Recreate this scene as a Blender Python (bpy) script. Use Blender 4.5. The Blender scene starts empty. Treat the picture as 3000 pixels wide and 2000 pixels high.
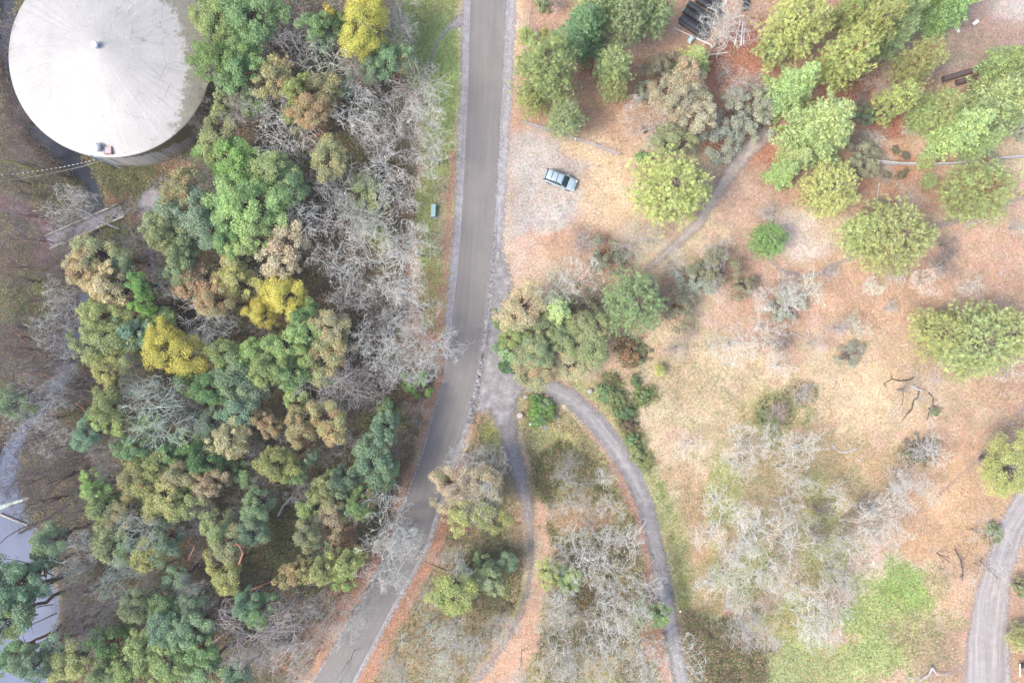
import bpy, math
import numpy as np
from mathutils import Vector

# ------------------------------------------------------------------ camera, world, sun, exposure
H = 98.0            # height of the drone above the road, metres
S = 0.049           # metres on the ground per photograph pixel
scene = bpy.context.scene
cam_d = bpy.data.cameras.new("camera")
cam_d.sensor_width = 36.0
cam_d.lens = 24.0
cam_d.clip_end = 6000.0
cam = bpy.data.objects.new("camera", cam_d)
cam.location = (0, 0, H)
scene.collection.objects.link(cam)
scene.camera = cam

SUN_EL, SUN_AZ = math.radians(50), math.radians(248)     # azimuth clockwise from +Y (top of the photograph)
world = bpy.data.worlds.new("World")
scene.world = world
world.use_nodes = True
wn = world.node_tree
bg = wn.nodes["Background"]
sky = wn.nodes.new("ShaderNodeTexSky")
sky.sky_type = 'NISHITA'
sky.sun_disc = False
sky.sun_elevation = SUN_EL
sky.sun_rotation = SUN_AZ
sky.dust_density = 3.0
sky.air_density = 0.8
wn.links.new(sky.outputs[0], bg.inputs[0])
bg.inputs[1].default_value = 0.15
sun_d = bpy.data.lights.new("sun", 'SUN')
sun_d.energy = 1.35
sun_d.angle = math.radians(18)
sun_d.color = (1.0, 0.95, 0.87)
sun = bpy.data.objects.new("sun", sun_d)
sd_ = Vector((math.sin(SUN_AZ) * math.cos(SUN_EL), math.cos(SUN_AZ) * math.cos(SUN_EL), math.sin(SUN_EL)))
sun.rotation_euler = sd_.to_track_quat('Z', 'Y').to_euler()
scene.collection.objects.link(sun)
scene.view_settings.view_transform = 'Standard'
scene.view_settings.look = 'None'
scene.view_settings.gamma = 1.0
scene.view_settings.exposure = 1.18
scene.cycles.max_bounces = 5
scene.cycles.diffuse_bounces = 3
scene.cycles.transparent_max_bounces = 6
scene.cycles.use_denoising = True
scene.cycles.denoiser = 'OPENIMAGEDENOISE'
scene.cycles.denoising_input_passes = 'RGB_ALBEDO_NORMAL'
scene.cycles.denoising_prefilter = 'ACCURATE'

# ------------------------------------------------------------------ helpers
def P(px, py, z=0.0):
    k = (H - z) / H * S
    return np.array([(px - 1500) * k, (1000 - py) * k, z])

def link(o, parent=None):
    scene.collection.objects.link(o)
    if parent is not None:
        o.parent = parent
    return o

def tag(o, label=None, cat=None, group=None, kind=None):
    if label: o["label"] = label
    if cat: o["category"] = cat
    if group: o["group"] = group
    if kind: o["kind"] = kind
    return o

def empty(name, loc, rz=0.0):
    o = bpy.data.objects.new(name, None)
    o.location = loc
    o.rotation_euler = (0, 0, rz)
    o.empty_display_size = 0.5
    return link(o)

def mesh_np(name, V, F, mats, attrs=None, midx=None, smooth=False):
    """V (n,3); F (m,k) uniform polygons, or a list of such arrays; attrs {name:(domain,type,array)}"""
    if not isinstance(F, list): F = [F]
    F = [f for f in F if len(f)]
    me = bpy.data.meshes.new(name)
    V = np.asarray(V, dtype=np.float32)
    me.vertices.add(len(V))
    me.vertices.foreach_set("co", V.ravel())
    tot = sum(f.size for f in F)
    np_ = sum(len(f) for f in F)
    me.loops.add(tot)
    me.loops.foreach_set("vertex_index", np.concatenate([f.ravel() for f in F]).astype(np.int32))
    me.polygons.add(np_)
    sizes = np.concatenate([np.full(len(f), f.shape[1]) for f in F])
    starts = np.concatenate([[0], np.cumsum(sizes)[:-1]])
    me.polygons.foreach_set("loop_start", starts.astype(np.int32))
    try: me.polygons.foreach_set("loop_total", sizes.astype(np.int32))
    except Exception: pass
    for m in mats: me.materials.append(m)
    if midx is not None: me.polygons.foreach_set("material_index", np.asarray(midx, dtype=np.int32))
    me.polygons.foreach_set("use_smooth", np.full(np_, smooth, dtype=bool))
    if attrs:
        for k, (dom, typ, arr) in attrs.items():
            a = me.attributes.new(k, typ, dom)
            key = {"FLOAT": "value", "FLOAT_VECTOR": "vector", "FLOAT_COLOR": "color"}[typ]
            a.data.foreach_set(key, np.asarray(arr, dtype=np.float32).ravel())
    me.update(calc_edges=True)
    return me

class MB:
    """collects simple solids into one mesh"""
    def __init__(s): s.V = []; s.F = []; s.n = 0
    def add(s, v, f):
        s.V.append(np.asarray(v, float)); s.F += [tuple(i + s.n for i in q) for q in f]; s.n += len(v); return s
    def box(s, c, d, rz=0.0, taper=1.0, rx=0.0):
        x, y, z = [q / 2 for q in d]
        v = np.array([[a * x * (taper if e > 0 else 1), b * y * (taper if e > 0 else 1), e * z] for e in (-1, 1) for a, b in ((-1, -1), (1, -1), (1, 1), (-1, 1))])
        if rx: v = v @ np.array([[1, 0, 0], [0, math.cos(rx), math.sin(rx)], [0, -math.sin(rx), math.cos(rx)]])
        v = v @ np.array([[math.cos(rz), math.sin(rz), 0], [-math.sin(rz), math.cos(rz), 0], [0, 0, 1]]) + np.array(c)
        return s.add(v, [(3, 2, 1, 0), (4, 5, 6, 7), (0, 1, 5, 4), (1, 2, 6, 5), (2, 3, 7, 6), (3, 0, 4, 7)])
    def tube(s, pts, rads, n=8, cap=True):
        pts = [np.array(p, float) for p in pts]
        if not hasattr(rads, '__len__'): rads = [rads] * len(pts)
        b = s.n; v = []; prev = None
        for i, p in enumerate(pts):
            d = pts[min(i + 1, len(pts) - 1)] - pts[max(i - 1, 0)]
            d = d / (np.linalg.norm(d) + 1e-9)
            u = np.cross(d, [0, 0, 1.0]) if prev is None else prev - d * np.dot(prev, d)
            if np.linalg.norm(u) < 1e-3: u = np.cross(d, [1.0, 0, 0])
            u /= np.linalg.norm(u); w = np.cross(d, u); prev = u
            for k in range(n):
                a = 2 * math.pi * k / n
                v.append(p + rads[i] * (math.cos(a) * u + math.sin(a) * w))
        f = []
        for i in range(len(pts) - 1):
            for k in range(n):
                k2 = (k + 1) % n
                f.append((i * n + k, i * n + k2, (i + 1) * n + k2, (i + 1) * n + k))
        if cap: f.append(tuple(range(n))[::-1]); f.append(tuple((len(pts) - 1) * n + k for k in range(n)))
        return s.add(v, f)
    def lathe(s, prof, c=(0, 0, 0), n=24, jit=0.0, seed=0):
        rs = np.random.RandomState(seed); v = []
        for r, z in prof:
            for k in range(n):
                a = 2 * math.pi * k / n; q = r * (1 + jit * rs.randn())
                v.append((c[0] + q * math.cos(a), c[1] + q * math.sin(a), c[2] + z))
        f = []
        for i in range(len(prof) - 1):
            for k in range(n):
                k2 = (k + 1) % n
                f.append((i * n + k, i * n + k2, (i + 1) * n + k2, (i + 1) * n + k))
        f.append(tuple(range(n))[::-1]); f.append(tuple((len(prof) - 1) * n + k for k in range(n)))
        return s.add(v, f)
    def build(s, name, mat, parent=None, smooth=False, bevel=0.0, **t):
        me = bpy.data.meshes.new(name)
        me.from_pydata([tuple(q) for q in np.vstack(s.V)], [], s.F)
        me.materials.append(mat)
        if smooth: me.polygons.foreach_set("use_smooth", [True] * len(me.polygons))
        me.update()
        o = bpy.data.objects.new(name, me)
        if bevel:
            m = o.modifiers.new("bevel", 'BEVEL'); m.width = bevel; m.segments = 2; m.limit_method = 'ANGLE'
        link(o, parent)
        return tag(o, **t)

# ------------------------------------------------------------------ material helpers
def mat_new(name):
    m = bpy.data.materials.new(name); m.use_nodes = True
    nt = m.node_tree
    for n in list(nt.nodes): nt.nodes.remove(n)
    out = nt.nodes.new("ShaderNodeOutputMaterial")
    return m, nt, out

def N(nt, typ, **kw):
    n = nt.nodes.new(typ)
    for k, v in kw.items():
        if k.startswith("i_"):
            key = k[2:]
            if key.isdigit(): key = int(key)
            elif key not in n.inputs: key = key.replace("_", " ")
            n.inputs[key].default_value = v
        else: setattr(n, k, v)
    return n

def mixc(nt, fac, a, b, blend='MIX'):
    n = nt.nodes.new("ShaderNodeMix"); n.data_type = 'RGBA'; n.blend_type = blend
    for idx, val in ((0, fac), (6, a), (7, b)):
        if isinstance(val, (int, float, tuple)):
            n.inputs[idx].default_value = val if not isinstance(val, tuple) else (*val[:3], 1)
        else: nt.links.new(val, n.inputs[idx])
    return n.outputs[2]

def math_(nt, op, a, b=None, c=None, clamp=False):
    n = nt.nodes.new("ShaderNodeMath"); n.operation = op; n.use_clamp = clamp
    for i, val in enumerate((a, b, c)):
        if val is None: continue
        if isinstance(val, (int, float)): n.inputs[i].default_value = val
        else: nt.links.new(val, n.inputs[i])
    return n.outputs[0]

def ramp(nt, fac, stops, interp='LINEAR'):
    n = nt.nodes.new("ShaderNodeValToRGB"); cr = n.color_ramp; cr.interpolation = interp
    while len(cr.elements) < len(stops): cr.elements.new(0.5)
    for e, (p, c) in zip(cr.elements, stops):
        e.position = p; e.color = (*c, 1) if isinstance(c, tuple) else (c, c, c, 1)
    nt.links.new(fac, n.inputs[0])
    return n.outputs[0]

def noise(nt, vec, scale, detail=3, rough=0.55, dist=0.0):
    n = N(nt, "ShaderNodeTexNoise", i_Scale=scale, i_Detail=detail, i_Roughness=rough, i_Distortion=dist)
    if vec is not None: nt.links.new(vec, n.inputs["Vector"])
    return n.outputs["Fac"]

def simple(name, col, rough=0.6, metal=0.0, var=0.15, scale=6.0, col2=None, spec=0.4, bump=0.0, alpha=None):
    m, nt, out = mat_new(name)
    tc = N(nt, "ShaderNodeTexCoord")
    f = noise(nt, tc.outputs["Object"], scale, 4)
    c2 = col2 or tuple(q * (1 - var * 2) for q in col)
    fac = ramp(nt, f, [(0.38, 0.0), (0.62, 1.0)])
    c = mixc(nt, fac, c2, col)
    p = N(nt, "ShaderNodeBsdfPrincipled", i_Roughness=rough, i_Metallic=metal)
    p.inputs["Specular IOR Level"].default_value = spec
    nt.links.new(c, p.inputs["Base Color"])
    if bump:
        b = N(nt, "ShaderNodeBump", i_Strength=bump, i_Distance=0.02)
        nt.links.new(noise(nt, tc.outputs["Object"], scale * 5, 3), b.inputs["Height"])
        nt.links.new(b.outputs[0], p.inputs["Normal"])
    nt.links.new(p.outputs[0], out.inputs[0])
    return m

def foliage_mat(name, accent=(0.78, 0.43, 0.26), trans=0.38, vlo=0.62, vhi=1.25, yel=(1.24, 1.10, 0.86), acc_soft=0.10):
    m, nt, out = mat_new(name)
    oi = N(nt, "ShaderNodeObjectInfo")
    at = N(nt, "ShaderNodeAttribute", attribute_name="v")
    sp = N(nt, "ShaderNodeSeparateXYZ"); nt.links.new(at.outputs["Vector"], sp.inputs[0])
    yl = mixc(nt, 1.0, oi.outputs["Color"], yel, 'MULTIPLY')
    c = mixc(nt, math_(nt, 'MULTIPLY', sp.outputs[1], 0.8), oi.outputs["Color"], yl)
    val = math_(nt, 'MULTIPLY_ADD', sp.outputs[0], vhi - vlo, vlo)
    gray = N(nt, "ShaderNodeCombineColor")
    for i in range(3): nt.links.new(val, gray.inputs[i])
    c = mixc(nt, 1.0, c, gray.outputs[0], 'MULTIPLY')
    # accent (turning leaves): share given by the object's colour alpha
    th = math_(nt, 'SUBTRACT', 1.0, oi.outputs["Alpha"])
    fac = math_(nt, 'DIVIDE', math_(nt, 'SUBTRACT', sp.outputs[2], th), acc_soft, clamp=True)
    acc = mixc(nt, 1.0, accent, gray.outputs[0], 'MULTIPLY')
    c = mixc(nt, math_(nt, 'MULTIPLY', fac, 0.5), c, acc)
    p = N(nt, "ShaderNodeBsdfPrincipled", i_Roughness=0.55)
    p.inputs["Specular IOR Level"].default_value = 0.3
    tr = N(nt, "ShaderNodeBsdfTranslucent")
    nt.links.new(c, p.inputs["Base Color"]); nt.links.new(c, tr.inputs[0])
    mx = N(nt, "ShaderNodeMixShader", i_0=trans)
    nt.links.new(p.outputs[0], mx.inputs[1]); nt.links.new(tr.outputs[0], mx.inputs[2])
    nt.links.new(mx.outputs[0], out.inputs[0])
    return m

def bark_mat(name, use_obj=True, col=(0.2, 0.16, 0.13)):
    m, nt, out = mat_new(name)
    tc = N(nt, "ShaderNodeTexCoord")
    f = ramp(nt, noise(nt, tc.outputs["Object"], 2.5, 4), [(0.3, 0.65), (0.65, 1.1)])
    if use_obj:
        oi = N(nt, "ShaderNodeObjectInfo"); base = oi.outputs["Color"]
        c = mixc(nt, 1.0, base, f, 'MULTIPLY')
    else: c = mixc(nt, 1.0, col, f, 'MULTIPLY')
    p = N(nt, "ShaderNodeBsdfPrincipled", i_Roughness=0.85)
    p.inputs["Specular IOR Level"].default_value = 0.2
    nt.links.new(c, p.inputs["Base Color"]); nt.links.new(p.outputs[0], out.inputs[0])
    return m

M_LEAF = foliage_mat("broad_leaves")
M_NEEDLE = foliage_mat("pine_needles", accent=(0.62, 0.33, 0.16), trans=0.25, vlo=0.6, vhi=1.3)
M_FIR = foliage_mat("fir_needles", trans=0.2, vlo=0.55, vhi=1.4, yel=(1.3, 1.15, 0.9))
M_BARK = bark_mat("tree_bark")
M_TWIG = bark_mat("pale_twigs")
M_LICHEN = foliage_mat("lichen", trans=0.15, vlo=0.75, vhi=1.2, yel=(1.0, 1.03, 0.93))

# ------------------------------------------------------------------ ground fields (arrays over photograph pixels)
STEP = 5.0
GX = np.arange(-320, 3321, STEP); GY = np.arange(-320, 2321, STEP)
PX, PY = np.meshgrid(GX, GY)

def _lat(px, py, sc, seed):
    rs = np.random.RandomState(seed); T = rs.rand(256, 256)
    x = px / sc + 37.3; y = py / sc + 91.7
    xi = np.floor(x).astype(int); yi = np.floor(y).astype(int)
    fx = x - xi; fy = y - yi; fx = fx * fx * (3 - 2 * fx); fy = fy * fy * (3 - 2 * fy)
    g = lambda a, b: T[a % 256, b % 256]
    return (g(xi, yi) * (1 - fx) + g(xi + 1, yi) * fx) * (1 - fy) + (g(xi, yi + 1) * (1 - fx) + g(xi + 1, yi + 1) * fx) * fy

def fbm(px, py, sc, seed, oct=4):
    s = 0; a = 0.5; t = 0
    for i in range(oct):
        s = s + a * _lat(px, py, sc / 2 ** i, seed + i); t += a; a *= 0.55
    return s / t

def pl_dist(px, py, pts, widths=None):
    """distance (px) to a polyline minus its half width; also along and signed cross coordinates"""
    best = np.full(px.shape, 1e9); al = np.zeros(px.shape); cr = np.zeros(px.shape); acc = 0.0
    for i in range(len(pts) - 1):
        (x0, y0), (x1, y1) = pts[i][:2], pts[i + 1][:2]
        dx, dy = x1 - x0, y1 - y0; L = math.hypot(dx, dy)
        t = np.clip(((px - x0) * dx + (py - y0) * dy) / (L * L), 0, 1)
        d = np.hypot(px - x0 - t * dx, py - y0 - t * dy)
        hw = 0.0
        if widths is not None: hw = (widths[i] * (1 - t) + widths[i + 1] * t) / 2
        v = d - hw
        m = v < best
        best = np.where(m, v, best)
        al = np.where(m, acc + t * L, al)
        cr = np.where(m, ((px - x0) * dy - (py - y0) * dx) / L, cr)
        acc += L
    return best, al, cr

def poly_sd(px, py, poly):
    """signed distance (px), positive inside"""
    d = np.full(px.shape, 1e9); inside = np.zeros(px.shape, bool); n = len(poly)
    for i in range(n):
        (x0, y0), (x1, y1) = poly[i], poly[(i + 1) % n]
        dx, dy = x1 - x0, y1 - y0; L2 = dx * dx + dy * dy + 1e-9
        t = np.clip(((px - x0) * dx + (py - y0) * dy) / L2, 0, 1)
        d = np.minimum(d, np.hypot(px - x0 - t * dx, py - y0 - t * dy))
        c = ((y0 > py) != (y1 > py))
        xi = x0 + (py - y0) / (dy if abs(dy) > 1e-9 else 1e-9) * dx
        inside ^= c & (px < xi)
    return np.where(inside, d, -d)

def sst(a, b, x):
    t = np.clip((x - a) / (b - a), 0, 1); return t * t * (3 - 2 * t)

# main road edges (left, right) in photograph pixels
ROAD_L = [(1392, -330), (1378, 0), (1372, 250), (1362, 450), (1352, 640), (1340, 800), (1325, 930), (1306, 1100), (1267, 1230), (1234, 1350), (1184, 1478), (1137, 1612), (1075, 1746), (990, 1880), (919, 1996), (750, 2330)]
ROAD_R = [(1480, -330), (1484, 0), (1474, 250), (1462, 450), (1450, 640), (1443, 760), (1430, 918), (1404, 1090), (1369, 1230), (1330, 1340), (1288, 1470), (1242, 1612), (1165, 1746), (1093, 1880), (1032, 1996), (860, 2330)]
ROAD_POLY = ROAD_L + ROAD_R[::-1]
ROAD_C = [((a[0] + b[0]) / 2, (a[1] + b[1]) / 2) for a, b in zip(ROAD_L, ROAD_R)]
SHOULDER = [(x - (26 if y < 1000 else 10), y) for x, y in ROAD_L] + [(x + (30 if y < 1000 else 18), y) for x, y in ROAD_R][::-1]
TRACK_A = [(1470, 1120), (1482, 1200), (1492, 1290), (1520, 1390), (1545, 1480), (1554, 1570), (1556, 1650), (1545, 1730), (1525, 1790), (1492, 1860), (1435, 1945), (1380, 2010), (1200, 2320)]
TRACK_AW = [110, 84, 66, 62, 48, 32, 26, 26, 26, 28, 28, 30, 34]
TRACK_B = [(1440, 1090), (1530, 1118), (1600, 1128), (1670, 1165), (1745, 1235), (1800, 1305), (1850, 1385), (1888, 1470), (1913, 1568), (1935, 1660), (1950, 1746), (1972, 1880), (1998, 2010), (2040, 2320)]
TRACK_BW = [90, 60, 58, 62, 66, 66, 62, 58, 54, 54, 54, 54, 54, 60]
APRON = [(1440, 690), (1480, 740), (1510, 830), (1498, 930), (1494, 1010), (1515, 1080), (1580, 1100), (1540, 1150), (1520, 1180), (1500, 1260), (1450, 1260), (1430, 1215), (1380, 1215), (1400, 1060), (1425, 920)]
DIRT_C = [(3180, 1200), (3040, 1430), (2965, 1545), (2928, 1657), (2906, 1746), (2893, 1880), (2893, 2000), (2900, 2330)]
DIRT_W = [150, 110, 92, 92, 110, 134, 150, 160]
TRAIL1 = [(2235, 395), (2180, 450), (2130, 520), (2085, 590), (2040, 660), (1980, 715), (1900, 785)]
TRAIL1_W = [60, 60, 52, 46, 44, 40, 26]
TRAIL2 = [(2268, 560), (2262, 660), (2255, 760), (2290, 795), (2350, 808), (2410, 800), (2470, 765), (2560, 720), (2720, 670), (2850, 630), (3010, 575)]
TRAIL2_W = [12, 12, 20, 24, 22, 20, 22, 16, 26, 26, 22]
TRAIL3 = [(3010, 1175), (2950, 1260), (2860, 1350), (2780, 1420), (2720, 1480)]
TRAIL3_W = [22, 20, 18, 14, 12]
TRAIL4 = [(1352, 60), (1310, 85), (1282, 125), (1262, 180), (1246, 240), (1238, 300)]
TRAIL4_W = [46, 20, 14, 13, 13, 8]
TRAIL5 = [(450, 590), (440, 615), (430, 650), (438, 700), (444, 760), (448, 800)]
TRAIL5_W = [50, 50, 44, 36, 30, 18]
TRAIL6 = [(-60, 560), (0, 592), (60, 612), (115, 645), (150, 690), (130, 740), (110, 770)]
TRAIL6_W = [44, 40, 40, 44, 60, 50, 20]
CREEK = [(30, -320), (18, -60), (10, 100), (35, 230), (60, 320), (105, 385), (150, 420), (205, 470), (245, 515), (272, 560), (278, 620), (270, 690), (248, 780), (235, 850), (222, 940), (195, 1020), (180, 1090), (130, 1180), (60, 1260), (20, 1330), (5, 1420), (20, 1560), (60, 1660), (75, 1780), (60, 1900), (30, 2050), (0, 2330)]
CREEK_W = [70, 50, 44, 38, 36, 40, 48, 50, 36, 30, 30, 30, 30, 32, 48, 62, 48, 26, 26, 50, 64, 130, 150, 170, 170, 180, 220]

cx_fn = lambda px, py: pl_dist(px, py, CREEK, CREEK_W)[0]

def relief(px, py):
    c = cx_fn(px, py)
    z = -1.9 * sst(30, -25, c)
    rd = np.minimum(-poly_sd(px, py, ROAD_POLY), pl_dist(px, py, TRACK_A, TRACK_AW)[0])
    rd = np.minimum(rd, pl_dist(px, py, TRACK_B, TRACK_BW)[0])
    rd = np.minimum(rd, pl_dist(px, py, DIRT_C, DIRT_W)[0])
    rd = np.minimum(rd, -poly_sd(px, py, APRON))
    m = sst(40, 160, rd) * sst(20, 80, c)
    tr = np.minimum(pl_dist(px, py, TRAIL1, TRAIL1_W)[0], pl_dist(px, py, TRAIL2, TRAIL2_W)[0])
    tr = np.minimum(tr, np.minimum(pl_dist(px, py, TRAIL3, TRAIL3_W)[0], pl_dist(px, py, TRAIL4, TRAIL4_W)[0]))
    tr = np.minimum(tr, np.minimum(pl_dist(px, py, TRAIL5, TRAIL5_W)[0], pl_dist(px, py, TRAIL6, TRAIL6_W)[0]))
    small = sst(10, 40, tr)
    return z + m * (0.9 * (fbm(px, py, 260, 5) - 0.5)) + m * small * 0.35 * (fbm(px, py, 45, 11, 3) - 0.5)

Zg = relief(PX, PY)

def gz(px, py):
    i = np.clip((np.asarray(py, float) - GY[0]) / STEP, 0, len(GY) - 1.001); j = np.clip((np.asarray(px, float) - GX[0]) / STEP, 0, len(GX) - 1.001)
    i0 = i.astype(int); j0 = j.astype(int); fi = i - i0; fj = j - j0
    return (Zg[i0, j0] * (1 - fi) + Zg[i0 + 1, j0] * fi) * (1 - fj) + (Zg[i0, j0 + 1] * (1 - fi) + Zg[i0 + 1, j0 + 1] * fi) * fj

def samp(A, px, py):
    i = np.clip(((py - GY[0]) / STEP + 0.5).astype(int), 0, len(GY) - 1); j = np.clip(((px - GX[0]) / STEP + 0.5).astype(int), 0, len(GX) - 1)
    return A[i, j]

# colour of the ground: layers of real surface kinds
COL = np.zeros(PX.shape + (3,)); LIT = np.zeros(PX.shape); GRS = np.zeros(PX.shape); BRM = np.zeros(PX.shape)
nA, nB, nC, nD = fbm(PX, PY, 160, 21), fbm(PX, PY, 60, 31), fbm(PX, PY, 24, 41), fbm(PX, PY, 320, 51)

def lay(mask, col, lit=None, grs=None, brm=None, k=1.0):
    m = np.clip(mask * k, 0, 1)
    g_ = sum(col) / 3; k_ = 0.72 if col[0] > .3 else 0.9; u_ = 1.10 if col[0] > .3 else 1.3; col = [(g_ + (q - g_) * k_) * u_ for q in col]
    COL[:] = COL * (1 - m[..., None]) + np.array(col) * m[..., None]
    for A, v in ((LIT, lit), (GRS, grs), (BRM, brm)):
        if v is not None: A[:] = A * (1 - m) + v * m

def blob(cx, cy, rx, ry=None, soft=0.6, rot=0.0):
    ry = ry or rx; c, s = math.cos(math.radians(rot)), math.sin(math.radians(rot))
    u = ((PX - cx) * c + (PY - cy) * s) / rx; v = (-(PX - cx) * s + (PY - cy) * c) / ry
    d = np.sqrt(u * u + v * v) + (nB - 0.5) * 1.1 + (nC - 0.5) * 0.5
    return sst(1 + soft / 2, 1 - soft / 2, d)

def pmask(poly, soft=30, wob=50):
    return sst(-soft / 2, soft / 2, poly_sd(PX, PY, poly) + (nB - 0.5) * wob * 2 + (nC - 0.5) * wob)

def lmask(pts, w, soft=20, wob=24):
    ws = w if hasattr(w, '__len__') else [w] * len(pts)
    return sst(soft / 2, -soft / 2, pl_dist(PX, PY, pts, ws)[0] + (nC - 0.5) * wob * 2)

TAN, STRAW, ORANGE, PINK = (0.44, 0.255, 0.15), (0.48, 0.36, 0.20), (0.46, 0.20, 0.085), (0.46, 0.30, 0.22)
lay(np.ones_like(nA), TAN, lit=0.45, grs=0.0, brm=0.0)
lay(sst(0.42, 0.62, nA), STRAW, lit=0.3)
lay(sst(0.52, 0.68, nB), PINK, lit=0.5)
# straw field in the middle right, greener towards the lower middle
lay(blob(2420, 1160, 420, 160), (0.52, 0.37, 0.19), lit=0.3, k=0.7)
lay(blob(2560, 860, 300, 110), (0.50, 0.29, 0.17), lit=0.55, k=0.7)
lay(blob(2100, 1180, 200, 120), (0.42, 0.34, 0.17), grs=0.3, k=0.6)
lay(blob(1900, 1090, 130, 70), (0.36, 0.28, 0.15), grs=0.3, k=0.8)
lay(blob(2450, 1380, 260, 90), (0.40, 0.27, 0.12), grs=0.25, k=0.8)
lay(blob(2300, 1560, 240, 300), (0.34, 0.28, 0.13), grs=0.4, lit=0.35, k=0.75)
for b in ((2400, 1500, 60, 120), (2330, 1820, 110, 80), (2420, 1640, 70, 60), (2200, 1660, 60, 90), (2080, 1700, 40, 120), (2265, 1220, 80, 70), (2120, 1440, 50, 90)):
    lay(blob(*b), (0.25, 0.27, 0.09), grs=0.7, k=0.75)
lay(blob(2760, 1560, 170, 240, rot=25), (0.55, 0.33, 0.16), lit=0.75, k=0.85)
lay(blob(2600, 1690, 130, 60), (0.55, 0.44, 0.33), lit=0.3, k=0.7)
lay(blob(2620, 1810, 150, 150), (0.27, 0.34, 0.11), grs=1.0, lit=0.15, k=0.95)
lay(blob(2660, 1740, 80, 60), (0.21, 0.31, 0.08), grs=1.0)
lay(blob(2420, 1950, 230, 80), (0.26, 0.33, 0.12), grs=0.9, k=0.85)
lay(blob(2730, 1900, 80, 130, rot=-30), (0.33, 0.22, 0.14), lit=0.4, k=0.8)
lay(blob(2780, 1700, 60, 100), (0.58, 0.38, 0.22), lit=0.8, k=0.7)
# strip beside the curved drive
lay(lmask([(1700, 1150), (1790, 1230), (1860, 1320), (1940, 1470), (1985, 1620), (2010, 1780), (2030, 1900)], 90, 40), (0.31, 0.31, 0.11), grs=0.8, lit=0.2, k=0.9)
lay(lmask([(1930, 1420), (1975, 1560), (1995, 1700), (2005, 1790)], 16, 14), (0.16, 0.19, 0.06), grs=0.8)
lay(lmask([(2000, 1380), (2040, 1500), (2060, 1640), (2070, 1760)], 60, 50), (0.36, 0.24, 0.11), lit=0.5, grs=0.3, k=0.8)
lay(lmask([(1640, 1130), (1720, 1185), (1790, 1260), (1810, 1310)], 26, 16), (0.42, 0.22, 0.16), lit=0.8, k=0.8)
lay(lmask([(1790, 1130), (1830, 1200), (1850, 1280), (1880, 1360)], 60, 30), (0.14, 0.17, 0.06), grs=0.2, brm=1.0, k=0.95)
lay(blob(1890, 1160, 30, 26), (0.14, 0.2, 0.06), brm=1.0)
lay(blob(1780, 1290, 40, 90, rot=-25), (0.40, 0.27, 0.20), lit=0.5, k=0.6)
lay(pmask([(1985, 1780), (2060, 1790), (2180, 1820), (2260, 1900), (2250, 2320), (2020, 2320)], 30, 30), (0.17, 0.13, 0.085), brm=1.0, lit=0.3, grs=0.1)
# ground under the upper right pines
lay(pmask([(1500, -320), (2620, -320), (2640, 60), (2560, 230), (2500, 420), (2160, 420), (1900, 380), (1560, 400)], 60, 40), (0.42, 0.22, 0.13), lit=0.7, k=0.8)
for b in ((2130, 190, 150, 60), (2480, 260, 90, 110), (2600, 340, 70, 70), (2400, 330, 80, 50), (2650, 330, 50, 80), (2200, 120, 90, 60), (2700, 200, 50, 60), (2240, 470, 60, 80), (1740, 180, 50, 60)):
    lay(blob(*b), (0.25, 0.095, 0.06), lit=0.6, k=0.85)
lay(blob(1830, 330, 110, 90), (0.46, 0.26, 0.15), lit=0.8, k=0.9)
lay(blob(1600, 60, 50, 70), (0.40, 0.24, 0.17), lit=0.6, k=0.7)
lay(pmask([(2640, 40), (2720, -320), (3320, -320), (3320, 160), (2940, 190), (2790, 230), (2690, 250), (2640, 180)], 40, 30), (0.36, 0.24, 0.175), lit=0.05, k=0.95)
lay(blob(2960, 20, 60, 60), (0.46, 0.38, 0.34), lit=0.05, k=0.8)
lay(blob(2800, 130, 110, 50), (0.33, 0.26, 0.15), lit=0.05, k=0.6)
lay(blob(2900, 110, 120, 60), (0.36, 0.21, 0.15), lit=0.05, k=0.6)
lay(blob(2660, 300, 40, 90), (0.30, 0.16, 0.11), lit=0.2, k=0.8)
lay(blob(2620, 520, 110, 90), (0.44, 0.21, 0.10), lit=0.7, k=0.8)
lay(blob(2580, 490, 34, 50), (0.36, 0.29, 0.21), lit=0.1, k=0.9)
lay(blob(2330, 690, 80, 80), (0.55, 0.43, 0.35), lit=0.3, k=0.9)
lay(blob(2190, 600, 90, 140), (0.40, 0.26, 0.185), lit=0.4, k=0.7)
lay(blob(2850, 740, 160, 80), (0.48, 0.28, 0.18), lit=0.6, k=0.8)
# parking clearing
lay(pmask([(1492, 390), (1560, 380), (1660, 420), (1780, 480), (1760, 640), (1640, 660), (1560, 720), (1500, 800)], 50, 30), (0.395, 0.345, 0.31), lit=0.25)
lay(blob(1690, 500, 60, 50), (0.30, 0.245, 0.22), lit=0.3, k=0.6)
lay(blob(1560, 480, 60, 90), (0.45, 0.395, 0.355), lit=0.15, k=0.6)
lay(blob(1620, 640, 40, 60), (0.42, 0.40, 0.39), lit=0.3, k=0.6)
lay(blob(1780, 560, 90, 120), (0.56, 0.42, 0.25), lit=0.9, k=0.95)
lay(blob(1730, 460, 100, 22, rot=20), (0.62, 0.44, 0.22), lit=0.9, k=0.6)
lay(blob(1660, 720, 150, 50), (0.48, 0.27, 0.16), lit=0.7, k=0.8)
lay(blob(1540, 770, 60, 70), (0.50, 0.34, 0.27), lit=0.7, k=0.6)
lay(lmask([(1500, -320), (1505, 0), (1498, 200), (1490, 400)], 24, 14), (0.50, 0.23, 0.11), lit=0.8)
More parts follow.
